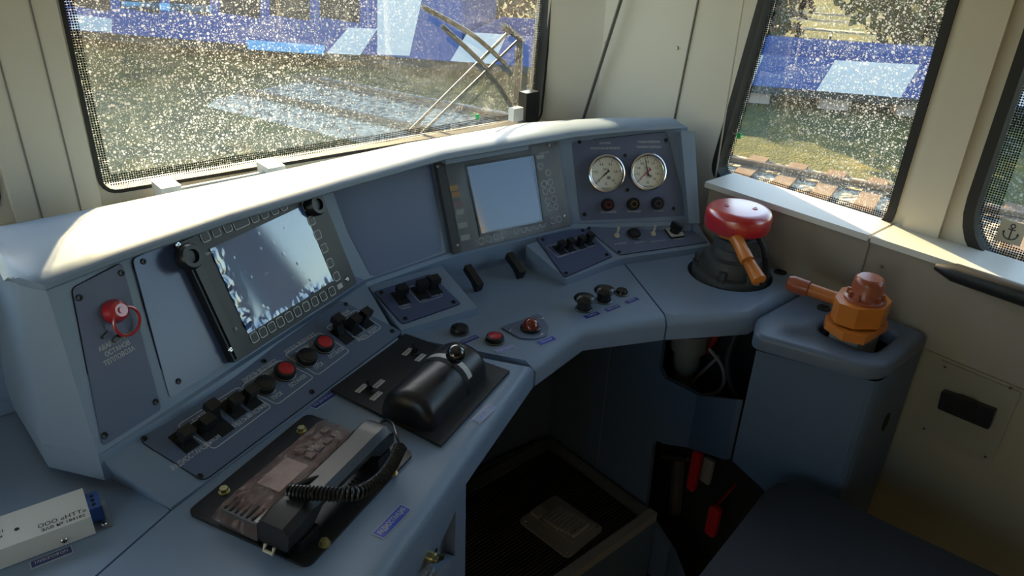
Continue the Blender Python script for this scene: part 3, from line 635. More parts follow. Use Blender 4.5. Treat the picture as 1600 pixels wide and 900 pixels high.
# -- gauge panel
gp = panel('gauge_panel', 'violet-blue panel with two round pressure gauges and three black knobs', FE, [(893,222),(1041,206),(1075,337),(907,345)], PANEL, scr=[(905,222),(1040,219),(913,335),(1052,326),(976,243),(980,297)])
DIAL = mat('dial_white', (.78,.77,.70), .5)
def gauge(p, nums, needles, group):
    u, v = FE.uv(p, .012); root = thing('pressure_gauge', group, 'gauge', FE.sub(u, v, .0022), 'round pressure gauges on the violet panel'); r = .0405
    g = G(); g.lathe([(r*.95,0),(r,.004),(r,.012),(r*.97,.017),(r*.91,.018),(r*.85,.0145),(r*.82,.014),(r*.815,.009)], 48); obj('bezel', g, CHROME, root)
    g = G(); g.lathe([(0,.0085),(r*.87,.0085)], 48); obj('dial', g, DIAL, root)
    g = G(); N_ = len(nums)-1
    for k in range(N_*5+1):
        a = math.radians(225-270*k/(N_*5)); big = k % 5 == 0; r0, r1 = r*(.66 if big else .74), r*.80; wd = .00045 if big else .00022
        d = V((math.cos(a), math.sin(a))); q = V((-d.y, d.x))*wd; g.face([(*(d*r0-q),.0088),(*(d*r1-q),.0088),(*(d*r1+q),.0088),(*(d*r0+q),.0088)])
    obj('scale_marks', g, PRINTD, root)
    for k, s_ in enumerate(nums):
        a = math.radians(225-270*k/N_); text(s_, .0072, r*.52*math.cos(a), r*.52*math.sin(a), .0088, root, PRINTD, name='numeral', sx=.85)
    text('МПа', .006, 0, r*.20, .0087, root, PRINTD, name='unit_print'); text('G', .008, 0, -r*.55, .0088, root, PRINTD, name='emblem'); text('МАНОТОМЬ', .0035, 0, -r*.75, .0088, root, PRINTD, name='maker_print')
    g = G(); g.box((.006,-.009,.0087),(.007,.006,.0003)); obj('printed_square', g, mat('grey_print', (.25,.25,.24)), root)
    for ang, L_, m in needles:
        g = G(); d = L_*r; g.prism([(-.009,-.0030),(-.003,-.0012),(d,-.0003),(d,.0003),(-.003,.0012),(-.009,.0030)], .0100, .0106); g.lathe([(.0022,.0098),(.0022,.0118),(0,.0122)], 14); obj('needle', g, m, root, Matrix.Rotation(math.radians(ang), 4, 'Z'))
    return root
gauge((947,271), ['0','0.2','0.4','0.6','0.8','1.0'], [(222,.74,PRINTD)], 'left pressure gauge with a single black needle near zero')
gauge((1012,268.5), ['0','0.2','0.4','0.6','0.8','1.0','1.2','1.4','1.6'], [(222,.74,mat('needle_red', (.45,.03,.10))),(101,.78,PRINTD)], 'right pressure gauge with a black and a red needle')
for p, c, s_ in (((950,320),(.25,.03,.03),'ТОРМОЖЕНИЕ'),((990,319),(.22,.13,.03),'ПЕРЕКРЫША'),((1028,318),(.10,.10,.10),'ОТПУСК')):
    u, v = FE.uv(p, .01); g = G(); g.lathe([(.0135,0),(.0135,.010),(.012,.0125),(.0075,.0125)], 24); g.mi = 1; g.lathe([(.0075,.0125),(.0055,.0125)], 24); g.mi = 0; g.lathe([(.0055,.0125),(.005,.011),(0,.011)], 24)
    obj('knob', g, [BLACK, mat('knob_ring_%d' % p[0], c, .4)], gp, T(u, v, .0022)); tx(gp, FE, s_, .0058, (p[0], p[1]+11.5))
for s_, p in (('НАПОРНАЯ',(945,224)),('УРАВНИТЕЛЬНЫЙ РЕЗЕРВУАР',(945,232)),('ГЛАВНЫЕ РЕЗЕРВУАРЫ',(1013,222)),('ТОРМОЗНЫЕ ЦИЛИНДРЫ',(1013,230))): tx(gp, FE, s_, .0058, p, sx=.75)
# -- long left switch strip
ss = panel('switch_strip', 'long sloping switch strip with red and black push buttons and lever switches', FS, [(219,689),(531,470),(629,520),(318,752)], mat('strip_plate', (.115,.16,.26), .5, bump=.15, bscale=1200), .008, scr=[(225,687),(540,477),(612,519),(312,746),(412,566),(487,614)])
for p, up in (((287,691),0),((319,673),0),((338,662),1),((363,640),0),((388,626),0),((531,523),1),((549,513),0),((566,503),0)): lever(ss, FS, p, up)
for p, me in (((414,601),PB_BLK),((446,579),PB_RED),((480,558),PB_BLK),((507,537),PB_RED)): u, v = FS.uv(p, .008); put('push_button', me, ss, T(u, v, .0022))
for q in ([(276,667),(372,606),(424,637),(334,704)], [(376,606),(437,564),(490,591),(433,634)], [(444,556),(499,521),(546,550),(496,588)], [(508,514),(557,485),(596,513),(568,533)]):
    outline(roundpoly(poly_uv(FS, q), .006, 3), .0013, .0026, 'outline_print', ss, PRINT)
for s_, p, z_ in (('РАДИОСТАНЦИЯ',(300,713),.0098),('БУФЕРНЫЕ ФОНАРИ',(334,640),.0092),('ЛЕВЫЕ',(309,661),.0088),('ПРАВЫЕ',(355,630),.0088),('КРАСНЫЙ',(337,686),.0092),('БЕЛЫЙ',(359,672),.0092),('БЕЛЫЙ',(381,658),.0092),('КРАСНЫЙ',(402,643),.0092),
    ('ДИЗЕЛЬ ВЕДУЩЕГО',(406,581),.0088),('ТЕПЛОВОЗА',(414,588),.0082),('ПУСК',(433,620),.0092),('ОСТАНОВ',(465,597),.0092),('ДИЗЕЛЬ ВЕДОМОГО',(469,538),.0088),('ТЕПЛОВОЗА',(477,545),.0082),('ПУСК',(498,573),.0092),('ОСТАНОВ',(525,553),.0092),
    ('УПРАВЛЕНИЕ',(533,495),.0082),('ТЕПЛОВОЗОМ',(541,502),.0082),('ТЕПЛОВОЗ',(569,517),.0088),('ВЕДУЩ.  ВЕДОМ.',(574,523),.0085)): tx(ss, FS, s_, z_, p, sx=.72)
# -- navy panel with three levers
np_ = panel('switch_console', 'dark navy square panel with three black lever switches left of the tray', FM, [(584,457),(672,429),(720,475),(629,507)], NAVY)
for p in ((626,467),(657,459),(676,452)): lever(np_, FM, p, sc=1.05)
outline(roundpoly(poly_uv(FM, [(635,452),(667,440),(692,464),(657,475)]), .004, 2), .0010, .0026, 'outline_print', np_, PRINT)
for s_, p in (('СТОЯНОЧ.',(632,479)),('ТОРМОЗ',(634,483)),('ВКЛ',(662,470)),('ОТКЛ',(681,463))): tx(np_, FM, s_, .0052, p)
rp = panel('switch_console', 'navy panel with a row of four lever switches right of the tray', FM2, [(838,373),(912,357),(957,401),(882,434)], NAVY)
for p in ((874,392),(888,388),(905,384),(918,379)): lever(rp, FM2, p, sc=.85)
outline(roundpoly(poly_uv(FM2, [(852,387),(911,371),(929,384),(873,404)]), .003, 2), .0009, .0026, 'outline_print', rp, PRINT)
for s_, p in (('ПРОЖЕКТОР',(878,401)),('ЯРКО',(895,396)),('ТУСКЛО',(911,391)),('КАБИНА',(925,386))): tx(rp, FM2, s_, .0048, p)
# -- strip below the gauges
sp_ = panel('toggle_strip', 'narrow violet strip with two ivory toggles and a rotary switch below the gauges', FST, [(915,357),(1062,347),(1106,379),(968,399)], PANEL, scr=[(920,358),(1075,350),(967,395)])
for p in ((963,370),(1020,367)):
    u, v = FST.uv(p); g = G(); g.lathe([(.0062,0),(.0062,.002),(.0045,.003),(.0045,.005),(.0022,.006),(.0022,.008)], 14); g.tube([(0,0,.006),(.002,.004,.020)], [.0019,.0029], 10); obj('toggle', g, IVORY, sp_, T(u, v, .002))
u, v = FST.uv((990,368)); g = G(); g.mi = 1; g.lathe([(.0165,0),(.0165,.003),(.0145,.0035)], 26); g.mi = 0; g.lathe([(.0145,.003),(.0145,.006),(.012,.009),(0,.010)], 26); obj('push_button', g, [BLACK, RING], sp_, T(u, v, .002))
u, v = FST.uv((1053,365)); rs = put('rotary_switch', None, sp_, T(u, v, .002)); g = G(); g.mi = 1; g.plate(rr(.036,.034,.003), [], 0, .003); g.mi = 0; g.plate(rr(.033,.031,.003), [], .003, .0042); obj('switch_plate', g, [mat('switch_white', (.62,.62,.60), .4), BLACK], rs)
g = G(); g.plate(rr(.031,.029,.003), [], .0042, .0046); obj('switch_face', g, mat('switch_white', (.62,.62,.60)), rs)
g = G(); g.lathe([(.011,.0046),(.011,.012),(.009,.014),(0,.014)], 20); g.box((0,0,.018),(.007,.026,.014),.002); obj('switch_grip', g, BLACK, rs, Matrix.Rotation(math.radians(35),4,'Z'))
for s_, p in (('АВТОВЕДЕНИЕ',(969,382)),('ЗАВЕДЕНИЕ',(999,380)),('ПОЖАРОТУШЕНИЕ',(1028,378)),('ПОЛОЖЕНИЕ',(1060,375))): tx(sp_, FST, s_, .0050, p, sx=.8)
# ================================================================== radio telephone
FT_ = flatw(.287,.682,ZD,23.5)
ph = thing('radio_telephone', 'black desk radio telephone with coiled cord, partly in clear plastic wrap', 'telephone', FT_)
g = G(); g.prism(rr(.214,.176,.010), 0, .004, .001, 1); obj('base_plate', g, mat('satin_black_plate', (.014,.014,.016), .42, bump=.1, bscale=800), ph)
for p in ((350,766),(471,671),(613,738),(507,848)): u, v = FT_.uv(p, .006); put('bolt', BOLT, ph, T(u, v, .004, random.random()*60))
g = G(); g.prism(rr(.192,.068,.010,(-.008,.011)), .004, .026, .004, 2, top=rr(.186,.062,.010,(-.008,.011))); obj('radio_body', g, mat('radio_grey', (.06,.06,.066), .45), ph)
for k in range(6): g = G(); g.box((-.088,.034-.008*k,.0265),(.020,.0028,.0012)); obj('speaker_slot', g, DARKSLOT, ph)
g = G(); g.plate(rr(.052,.034,.002,(-.024,.014)), [], .0262, .0268); obj('radio_display', g, mat('radio_lcd', (.45,.46,.46), .3), ph)
for k in range(8): g = G(); g.prism(rr(.011,.009,.002,(.018+.016*(k % 4), .006+.016*(k//4))), .026, .0285, .0008, 1); obj('radio_key', g, mat('radio_key_grey', (.16,.16,.17), .4), ph)
g = G(); g.plate([(-.098,-.020),(-.078,-.020),(-.078,-.010),(-.098,-.010)], [], .0262, .0266); obj('radio_badge', g, PRINT, ph); text('УЖА', .007, -.088, -.015, .0268, ph, PRINTD)
def wrap_mat():
    m = bpy.data.materials.new('plastic_wrap'); m.use_nodes = True; n = m.node_tree; L = n.links.new; n.nodes.clear(); N = n.nodes.new; out = N('ShaderNodeOutputMaterial')
    tr = N('ShaderNodeBsdfTransparent'); tr.inputs[0].default_value = (.92,.80,.76,1); p = N('ShaderNodeBsdfPrincipled'); p.inputs['Base Color'].default_value = (.42,.27,.24,1); p.inputs['Roughness'].default_value = .07; p.inputs['Specular IOR Level'].default_value = .9
    tc = N('ShaderNodeTexCoord'); mp = N('ShaderNodeMapping'); mp.inputs['Scale'].default_value = (1,2.2,1); mp.inputs['Rotation'].default_value = (0,0,.5); L(tc.outputs['Object'], mp.inputs['Vector'])
    nz = N('ShaderNodeTexNoise'); nz.inputs['Scale'].default_value = 30; nz.inputs['Detail'].default_value = 3; nz.inputs['Distortion'].default_value = 1.5; L(mp.outputs[0], nz.inputs['Vector'])
    k = N('ShaderNodeMapRange'); k.inputs[1].default_value = .42; k.inputs[2].default_value = .72; k.inputs[3].default_value = .12; k.inputs[4].default_value = .6; L(nz.outputs['Fac'], k.inputs[0])
    bp = N('ShaderNodeBump'); bp.inputs['Strength'].default_value = .8; bp.inputs['Distance'].default_value = .004; L(nz.outputs['Fac'], bp.inputs['Height']); L(bp.outputs[0], p.inputs['Normal'])
    mx = N('ShaderNodeMixShader'); L(k.outputs[0], mx.inputs[0]); L(tr.outputs[0], mx.inputs[1]); L(p.outputs[0], mx.inputs[2]); L(mx.outputs[0], out.inputs[0]); return m
g = G(); nx, ny = 60, 30; vs = []
for j in range(ny+1):
    for i in range(nx+1):
        s_, t_ = i/nx, j/ny; uu = -.108+.200*s_ + .004*noise.noise(V((t_*5, 1, s_*2))); vv = -.022+.070*t_ + .005*noise.noise(V((s_*6, 2, 0)))
        e = min(s_, 1-s_)*8; e2 = min(t_, 1-t_)*6; h_ = min(1, e, e2)
        vs.append((uu, vv, .012 + .0175*math.sqrt(max(0, h_)) + .0055*abs(noise.noise(V((uu*60+vv*40, vv*90, 5)))) + .0022*noise.noise(V((uu*160, vv*160, 1)))))
g.mesh(vs, [(j*(nx+1)+i, j*(nx+1)+i+1, (j+1)*(nx+1)+i+1, (j+1)*(nx+1)+i) for j in range(ny) for i in range(nx)]); obj('plastic_wrap', g, wrap_mat(), ph)
# cradle and handset run along the front edge of the plate
for q_ in ((-.080,.030,.050),(.068,.026,.044)): g = G(); g.box((q_[0],-.046,.0125),(q_[1],q_[2],.017),.004); obj('cradle_rest', g, BLACK, ph)
for k in range(6): g = G(); g.box((.000+.006*k,-.060,.0045),(.0028,.022,.0012)); obj('plate_slot', g, DARKSLOT, ph)
hs = []
prof = [(-.112,.018,.040),(-.108,.046,.044),(-.085,.050,.046),(-.068,.051,.043),(-.050,.048,.041),(.045,.050,.041),(.062,.052,.043),(.082,.052,.044),(.092,.046,.042)]
g = G(); rings = []
for i, (x, zt, wd) in enumerate(prof):
    low = .020 if (x < -.066 or x > .058) else .032
    if i == 0: low = .016
    w2_ = wd/2; rings.append([(x,-.046-w2_,low+.003),(x,-.046-w2_,zt-.008),(x,-.046-w2_+.008,zt),(x,-.046+w2_-.008,zt),(x,-.046+w2_,zt-.008),(x,-.046+w2_,low+.003),(x,-.046+w2_-.004,low),(x,-.046-w2_+.004,low)])
vs = [p for r in rings for p in r]; m_ = 8
g.mesh(vs, [(i*m_+k, i*m_+(k+1)%m_, (i+1)*m_+(k+1)%m_, (i+1)*m_+k) for i in range(len(rings)-1) for k in range(m_)] + [tuple(range(m_)), tuple(range((len(rings)-1)*m_, len(rings)*m_))[::-1]])
hand = obj('handset', g, mat('handset_black', (.016,.016,.018), .38, bump=.12, bscale=900), ph)
g = G(); g.tube([(-.1145,-.052,.022),(-.118,-.052,.016),(-.118,-.040,.016),(-.1145,-.040,.022)], .0022, 8); obj('hook_clip', g, IVORY, hand)
def spline(P, n_=10):
    P = [V(p) for p in P]; out = []
    for i in range(len(P)-1):
        p0, p1, p2, p3 = P[max(i-1,0)], P[i], P[i+1], P[min(i+2,len(P)-1)]
        for k in range(n_):
            t = k/n_; out.append(.5*((2*p1)+(p2-p0)*t+(2*p0-5*p1+4*p2-p3)*t*t+(3*p1-p0-3*p2+p3)*t**3))
    return out+[P[-1]]
def uz(p, d): u, v = FT_.uv(p, d); return V((u, v, d))
axis = spline([uz((452,768),.054), uz((500,771),.060), uz((553,771),.060), uz((590,752),.050), uz((612,725),.040), uz((626,698),.034)], 24)
cum = [0]
for a, b in zip(axis, axis[1:]): cum.append(cum[-1]+(b-a).length)
turns = 44; pts = []; up = V((0,0,1)); NS = turns*10
for k in range(NS+1):
    s_ = cum[-1]*k/NS; i = max(j for j in range(len(cum)) if cum[j] <= s_+1e-9); i = min(i, len(axis)-2)
    f = (s_-cum[i])/max(1e-9, cum[i+1]-cum[i]); c = axis[i].lerp(axis[i+1], f); t = (axis[i+1]-axis[i]).normalized(); x_ = t.cross(up).normalized(); y_ = x_.cross(t); a = 2*PI*turns*k/NS
    pts.append(c + (x_*math.cos(a)+y_*math.sin(a))*.0068)
g = G(); g.tube(pts, .0019, 6); obj('coiled_cord', g, mat('cord_black', (.012,.012,.012), .3), ph)
g = G(); g.tube(spline([uz((626,697),.034), uz((620,680),.038), uz((613,662),.036), uz((600,657),.030), uz((590,668),.028)]), .0022, 8); obj('straight_cord', g, mat('cord_black', (.012,.012,.012)), ph)
g = G(); g.tube(spline([uz((452,768),.054), uz((470,755),.052), uz((500,745),.046), uz((515,752),.042)]), .0024, 8); obj('straight_cord', g, mat('cord_black', (.012,.012,.012)), ph)
# ================================================================== throttle controller
FK = flatw(.519,.772,ZD,20.5)
kc = thing('throttle_controller', 'black throttle controller with ball-topped lever on a square plate', 'controller', FK)
g = G(); g.prism(poly_uv(FK, [(515,611),(633,525),(796,583),(689,700)]), 0, .005, .0015, 1); obj('base_plate', g, BLACKM, kc)
ha, hb = FK.uv((636,650), .015), FK.uv((722,563), .02); hl = (hb-ha).length; hang = math.degrees(math.atan2((hb-ha).y, (hb-ha).x))
fh = T(ha.x, ha.y, .005, hang)
def dome(x0, x1, hw, h_, n_=14, k=1.0): return [[(x, hw*k*math.cos(PI*i/n_), h_*k*math.sin(PI*i/n_)**.8) for i in range(n_+1)] for x in (x0, x1)]
hw, hh = .043, .047
g = G(); rings = []
for x, k, kz in ((-.006,.72,.55),(-.002,.93,.85),(.004,1,.97),(.012,1,1),(hl-.006,1,1),(hl+.002,.97,.96),(hl+.008,.85,.80)):
    rings.append([(x, hw*k*math.cos(PI*i/16), hh*kz*max(0, math.sin(PI*i/16))**.75) for i in range(17)])
vs = [p for r in rings for p in r]; g.mesh(vs, [(i*17+k, i*17+k+1, (i+1)*17+k+1, (i+1)*17+k) for i in range(len(rings)-1) for k in range(16)] + [tuple(range(17)), tuple(range((len(rings)-1)*17, len(rings)*17))[::-1]])
hs_ = obj('housing', g, mat('housing_black', (.014,.014,.017), .32, bump=.15, bscale=700), kc, fh)
def band(x0, x1, k, m, nm, a0=0, a1=16):
    g = G(); r = [[(x, hw*k*math.cos(PI*i/16), hh*k*max(0, math.sin(PI*i/16))**.75) for i in range(a0, a1+1)] for x in (x0, x1)]; q = a1-a0+1
    g.mesh(r[0]+r[1], [(i, i+1, q+i+1, q+i) for i in range(q-1)]); return obj(nm, g, m, hs_)
band(hl*.60, hl*.66, 1.012, DARKSLOT, 'lever_slot'); sc_ = band(hl*.665, hl*.735, 1.015, mat('scale_white', (.62,.62,.60), .5), 'position_scale', 1, 14)
g = G(); bc = FK.uv((712,553), .075); inv = fh.inverted() @ V((bc.x, bc.y, .075)); q0 = V((hl*.62, inv.y*.6, hh*.92))
g.tube([q0, inv], .0038, 10); lv = obj('lever', g, STEEL, hs_)
g = G(); g.lathe([(.0145*math.sin(PI*k/14), -.0145*math.cos(PI*k/14)) for k in range(15)], 24, inv); obj('ball_knob', g, mat('ball_black', (.010,.010,.011), .08, coat=1), lv)
def toggle(p, tags):
    u, v = FK.uv(p, .005); o = put('toggle', None, kc, T(u, v, .005)); g = G(); g.lathe([(.0075,0),(.0075,.002),(.005,.003),(.005,.006)], 16); g.tube([(0,0,.004),(.001,.004,.018)], [.0017,.0027], 8); obj('toggle_body', g, BLACK, o)
    for q in tags: a, b = FK.uv(q, .005); g = G(); g.box((0,0,.0004),(.022,.0085,.0008)); t_ = obj('tag_strip', g, WHITE, kc, T(a, b, .005, 3)); text('ВПЕРЕД', .005, 0, 0, .0010, t_, PRINTD)
toggle((577,611), ((565,607),(592,600),(588,619))); toggle((648,552), ((637,550),(657,559)))
# ================================================================== things on the desk
def nametag(p, ang, label, words, m=TAGB, w_=.042, h_=.012, z=ZD, pm=None):
    f = flat(p, ang, z); r = thing('name_tag', label, 'label', f); g = G(); g.mi = 0; g.box((0,0,.0006),(w_,h_,.0012)); g.mi = 1; g.box((0,0,.0004),(w_+.0025,h_+.0025,.0008)); obj('strip', g, [m, mat('tag_edge', (.45,.48,.55), .3)], r)
    t_ = text(words, h_*.62, 0, 0, .0014, r, pm or PRINT); xs = [v_.co.x for v_ in t_.data.vertices]; k_ = min(.85, w_*.9/(max(xs)-min(xs))); t_.matrix_local = T(0, 0, .0014) @ Matrix.Diagonal((k_,1,1,1)); return r
nametag((505,626), 17, 'dark blue tag at the corner between controller plate and telephone', 'БЛОК ДИАГНОСТИКИ', w_=.040)
nametag((756,647), 18, 'blue tag on the desk edge beside the throttle controller plate', 'КОНТРОЛЛЕР МАШИНИСТА', mat('mid_blue_tag', (.05,.13,.45), .3), .042)
nametag((613,815), 20, 'bright blue tag on the desk edge in front of the telephone', 'РАДИОСТАНЦИЯ', mat('bright_blue_tag', (.015,.07,.48), .3), .052, .015)
nametag((734,531), 0, 'two-line blue tag under the black desk button', 'РБ БДИТЕЛЬНОСТЬ', w_=.034, h_=.012)
nametag((789,546), -6, 'faded blue tag beside the red desk button', 'СТОП ДИЗЕЛЯ', TAGL, .034, .012)
nametag((854,533), -4, 'bright blue tag below the red signal lamp', 'ПОЖАР', mat('bright_blue_tag', (.015,.07,.48)), .035, .012)
nametag((925,493), -5, 'dark blue tag in front of the nearest mushroom button', 'ТИФОН', w_=.033, h_=.011)
nametag((957,482), -2, 'dark blue tag in front of the middle mushroom button', 'СВИСТОК', w_=.034, h_=.011)
nametag((987,470), -2, 'small blue tag in front of the small flat button', 'ПЕСОК', w_=.032, h_=.010)
nametag((81,871), -3.5, 'dark blue tag reading МИКРОФОН below the microphone box', 'МИКРОФОН', mat('tag_dark_violet', (.05,.06,.20), .3), .038, .010)
o_ = put('push_button', PB_BLK, None, flat((718,519), 10)); tag(o_, 'black push button on the desk left of the red one', 'button')
o_ = put('push_button', PB_RED, None, flat((773,533), 10)); tag(o_, 'red push button on the desk, black collar', 'button')
def mushroom(p, label, s=1.0, flat_=False):
    r = thing('mushroom_button', label, 'button', flat(p)); g = G()
    g.lathe([(.0165*s,0),(.0165*s,.002),(.0145*s,.003)], 26); obj('collar', g, RING, r); g = G()
    if flat_: g.lathe([(.0145*s,.002),(.0145*s,.006),(.012*s,.009),(0,.0095)], 26)
    else: g.lathe([(.0135*s,.002),(.0125*s,.012),(.0125*s,.016),(.0185*s,.019),(.0200*s,.022),(.017*s,.026),(.010*s,.0285),(0,.0295)], 28)
    obj('cap', g, mat('mushroom_black', (.012,.012,.013), .25), r)
mushroom((912,483), 'black mushroom button nearest the red signal lamp'); mushroom((943,470), 'black mushroom button in the middle of the row of three'); mushroom((971,459), 'small flat black button at the right end of the mushroom buttons', .8, True)
fl_ = flat((824,512), 2); lp = thing('signal_lamp', 'dark red dome lamp on a grey shield-shaped plate', 'lamp', fl_)
g = G(); g.prism(roundpoly(poly_uv(fl_, [(782,513),(842,492),(857,512),(855,526),(835,532),(812,530)]), .007, 3), 0, .003, .001, 1); obj('plate', g, mat('lamp_plate', (.14,.18,.28), .45), lp)
u, v = fl_.uv((829,511), .006); g = G(); g.lathe([(.018,.003),(.018,.006),(.0155,.008)], 28); obj('socket', g, BLACK, lp, T(u, v)); g = G(); g.lathe([(.0155*math.cos(PI/2*k/8), .006+.017*math.sin(PI/2*k/8)) for k in range(9)], 28); obj('dome', g, REDLAMP, lp, T(u, v))
screws(lp, [fl_.uv(p) for p in ((796,518),(847,499),(845,524))], BSCREW, .003)
def hook(pa, pb, label):
    a, b = atz(pa, .832), atz(pb, .812); d = b-a; f = Fr(a, d, V((0,0,1)).cross(d)); L_ = d.length; g = G().at(f)
    _, ff = g.mesh([(0,-.007,-.004),(0,.007,-.004),(0,.007,.010),(0,-.007,.010),(L_*.6,-.007,-.006),(L_*.6,.007,-.006),(L_*.6,.007,.008),(L_*.6,-.007,.008),(L_,-.0075,-.014),(L_,.0075,-.014),(L_,.0075,.006),(L_,-.0075,.006)],
        [(0,1,2,3),(8,11,10,9),(0,4,5,1),(1,5,6,2),(2,6,7,3),(3,7,4,0),(4,8,9,5),(5,9,10,6),(6,10,11,7),(7,11,8,4)]); g.bev(ff, .0015, 1)
    tag(obj('paper_clip', g, BLACK), label, 'clip')
hook((729,419),(750,448), 'black plastic paper clip in the tray, left one'); hook((794,400),(816,428), 'black plastic paper clip in the tray, right one')
# -- microphone box on the left
fm = flat((66,818), -5); mb = thing('microphone_box', 'pale aluminium microphone box with printed lettering at the left desk', 'box', fm)
pu_ = lambda p, d: fm.uv(p, d)
e0_, e1_, e2_ = pu_((125,764), .026), pu_((146,805), .026), pu_((0,853), .026)
yb, yf = e0_.y, e1_.y-.001; xr = (e0_.x+e1_.x)/2; xl = xr-.19
g = G(); g.box(((xl+xr)/2,(yb+yf)/2,.0136),(xr-xl,yb-yf,.0252),.002,2); obj('body', g, BOXW, mb)
g = G(); g.plate(rr(xr-xl+.036, yb-yf-.004, .003, ((xl+xr)/2,(yb+yf)/2)), [], 0, .0016); obj('mounting_plate', g, STEEL, mb)
screws(mb, [(xr+.010, yf+.010)], BSCREW, .0016); g = G(); g.box((xr+.006,yb-.022,.012),(.014,.030,.019),.002); obj('connector', g, mat('connector_blue', (.02,.08,.30), .4), mb)
for k in range(3): g = G(); g.lathe([(.002,.0),(.002,.001),(0,.0012)], 8); obj('terminal', g, DARKSLOT, mb, T(xr+.006, yb-.030+.008*k, .0215))
for x_ in (xr-.030, xr-.125): put('bright_screw', BSCREW, mb, Matrix.Translation((x_, yf, .008)) @ Matrix.Rotation(PI/2, 4, 'X') @ Matrix.Scale(1.2,4))
ym = (yb+yf)/2
text('ООО «НТТ»', .0085, xr-.026, yf+.014, .0265, mb, PRINTD, name='box_print'); text('ЗАВ № 184182', .0065, xr-.026, yf+.006, .0265, mb, PRINTD, name='box_print')
text('БМК-01', .0085, xr-.100, ym+.010, .0265, mb, PRINTD, name='box_print'); text('РПИК-2МБ-01', .0075, xr-.103, ym+.001, .0265, mb, PRINTD, name='box_print'); text('изготовлено в России', .0050, xr-.108, ym-.007, .0265, mb, PRINTD, name='box_print')
g = G(); g.lathe([(.0025,.0),(.0022,.0006),(0,.0006)], 12); obj('pin_hole', g, DARKSLOT, mb, T(xr-.068, ym-.004, .0262))
# ================================================================== big brake valve
bv = thing('brake_valve', 'large brake valve with round red cap and orange handle in the desk cut-out', 'valve', flatw(HC[0],HC[1],ZD,0))
g = G(); g.lathe([(0,-.05),(.076,-.05),(.076,.004),(.073,.010),(.063,.013),(.060,.034),(.056,.041),(.046,.045),(.043,.060),(.040,.063),(.040,.082),(.036,.086),(.026,.088),(.024,.106),(0,.106)], 36); obj('housing', g, CAST, bv)
for a in (20,110,200,290,245):
    d = V((math.cos(math.radians(a)), math.sin(math.radians(a)))); g = G(); g.prism([(.008*math.cos(PI*k/3),.008*math.sin(PI*k/3)) for k in range(6)], .018, .034, .001, 1); g.lathe([(.011,.014),(.011,.019),(0,.019)], 16); obj('hex_bolt', g, CAST, bv, T(d.x*.067, d.y*.067, -.006))
g = G(); g.prism([(.046*math.cos(PI*k/4+.2),.046*math.sin(PI*k/4+.2)) for k in range(8)], .064, .082, .003, 2); obj('collar_nut', g, mat('grey_casting2', (.10,.11,.12), .45, .4, bump=.4, bscale=250), bv)
def wz(p, z): q = atz(p, z); return V((q.x-HC[0], q.y-HC[1], z-ZD))
R_ = .0625; cc = wz((1156,325), .945); 
g = G(); g.lathe([(0,-.042),(.055,-.042),(R_-.002,-.039),(R_,-.034),(R_,-.010),(R_-.003,-.003),(R_-.010,.001),(R_-.016,.0018),(0,.0022)], 44, (cc.x,cc.y,cc.z)); cap = obj('red_cap', g, RED, bv)
for p in ((1136,321),(1180,326)): q = wz(p, .947); g = G(); g.lathe([(.0052,0),(.0052,.0012),(.0035,.0014),(.0033,.0006),(0,.0006)], 16); obj('cap_screw', g, RED, cap, T(q.x, q.y, cc.z+.0020))
g = G(); P = [wz((1128,362),.905), wz((1148,370),.905), wz((1160,392),.895), wz((1168,408),.885)]
g.tube(spline(P, 5), [.012]*11 + [.013]*5, 10); ha_ = obj('handle_arm', g, ORANGE, bv)
g = G(); a, b = wz((1167,404),.885), wz((1186,438),.862); ax = spline([a, a.lerp(b,.25), a.lerp(b,.75), b], 6); nA = len(ax)
g.tube(ax+[b+(b-a).normalized()*.004, b+(b-a).normalized()*.007], [.0095+.0045*(i/(nA-1)) for i in range(nA)]+[.011,.004], 14); obj('handle_grip', g, ORANGE, ha_)
g = G(); g.tube([b+(b-a).normalized()*.0055, b+(b-a).normalized()*.0085], .0028, 10); obj('grip_hole', g, DARKSLOT, ha_)
g = G(); g.tube(spline([wz((1182,368),.905), wz((1192,385),.893), wz((1196,408),.868), wz((1194,440),.815)], 8), .0055, 10); obj('side_hose', g, RUBBER, bv)
for p, lb in (((1219,426),'black rubber plug in the desk between the two brake valves'),((1287,482),'black rubber plug in the cabinet lid left of the orange valve')):
    q = atz(p, .80 if p[0] < 1250 else .796); o_ = thing('rubber_plug', lb, 'plug', flatw(q.x,q.y,q.z)); g = G(); g.lathe([(.0125,0),(.0125,.002),(.0105,.004),(.006,.004),(.005,.002),(0,.002)], 22); obj('rim', g, RUBBER, o_); g = G(); g.lathe([(.003,.002),(.003,.004),(0,.0045)], 10); obj('centre', g, RUBBER, o_)
# ================================================================== small orange valve on the cabinet
sv = thing('locomotive_brake_valve', 'orange angular brake valve with brown knob on the side cabinet lid', 'valve', flatw(VC[0],VC[1],.796,0))
def sz(p, z): q = atz(p, z); return V((q.x-VC[0], q.y-VC[1], z-.796))
g = G(); g.prism([(p.x,p.y) for p in (sz((1296,520),.80), sz((1340,538),.80), sz((1375,520),.80), sz((1330,492),.80))], -.05, .016, .003, 2); obj('base_casting', g, GREYP, sv)
bpoly = [(q.x,q.y) for q in (sz((1289,496),.822), sz((1290,504),.822), sz((1318,523),.822), sz((1352,530),.822), sz((1388,508),.822), sz((1370,486),.822), sz((1310,480),.822))]
g = G(); g.prism(bpoly, .014, .030, .003, 2); obj('lower_plate', g, ORANGE, sv)
tp = [sz(p, .868) for p in ((1305,463),(1312,474),(1342,484),(1382,484),(1394,471),(1380,456),(1345,446),(1316,449))]
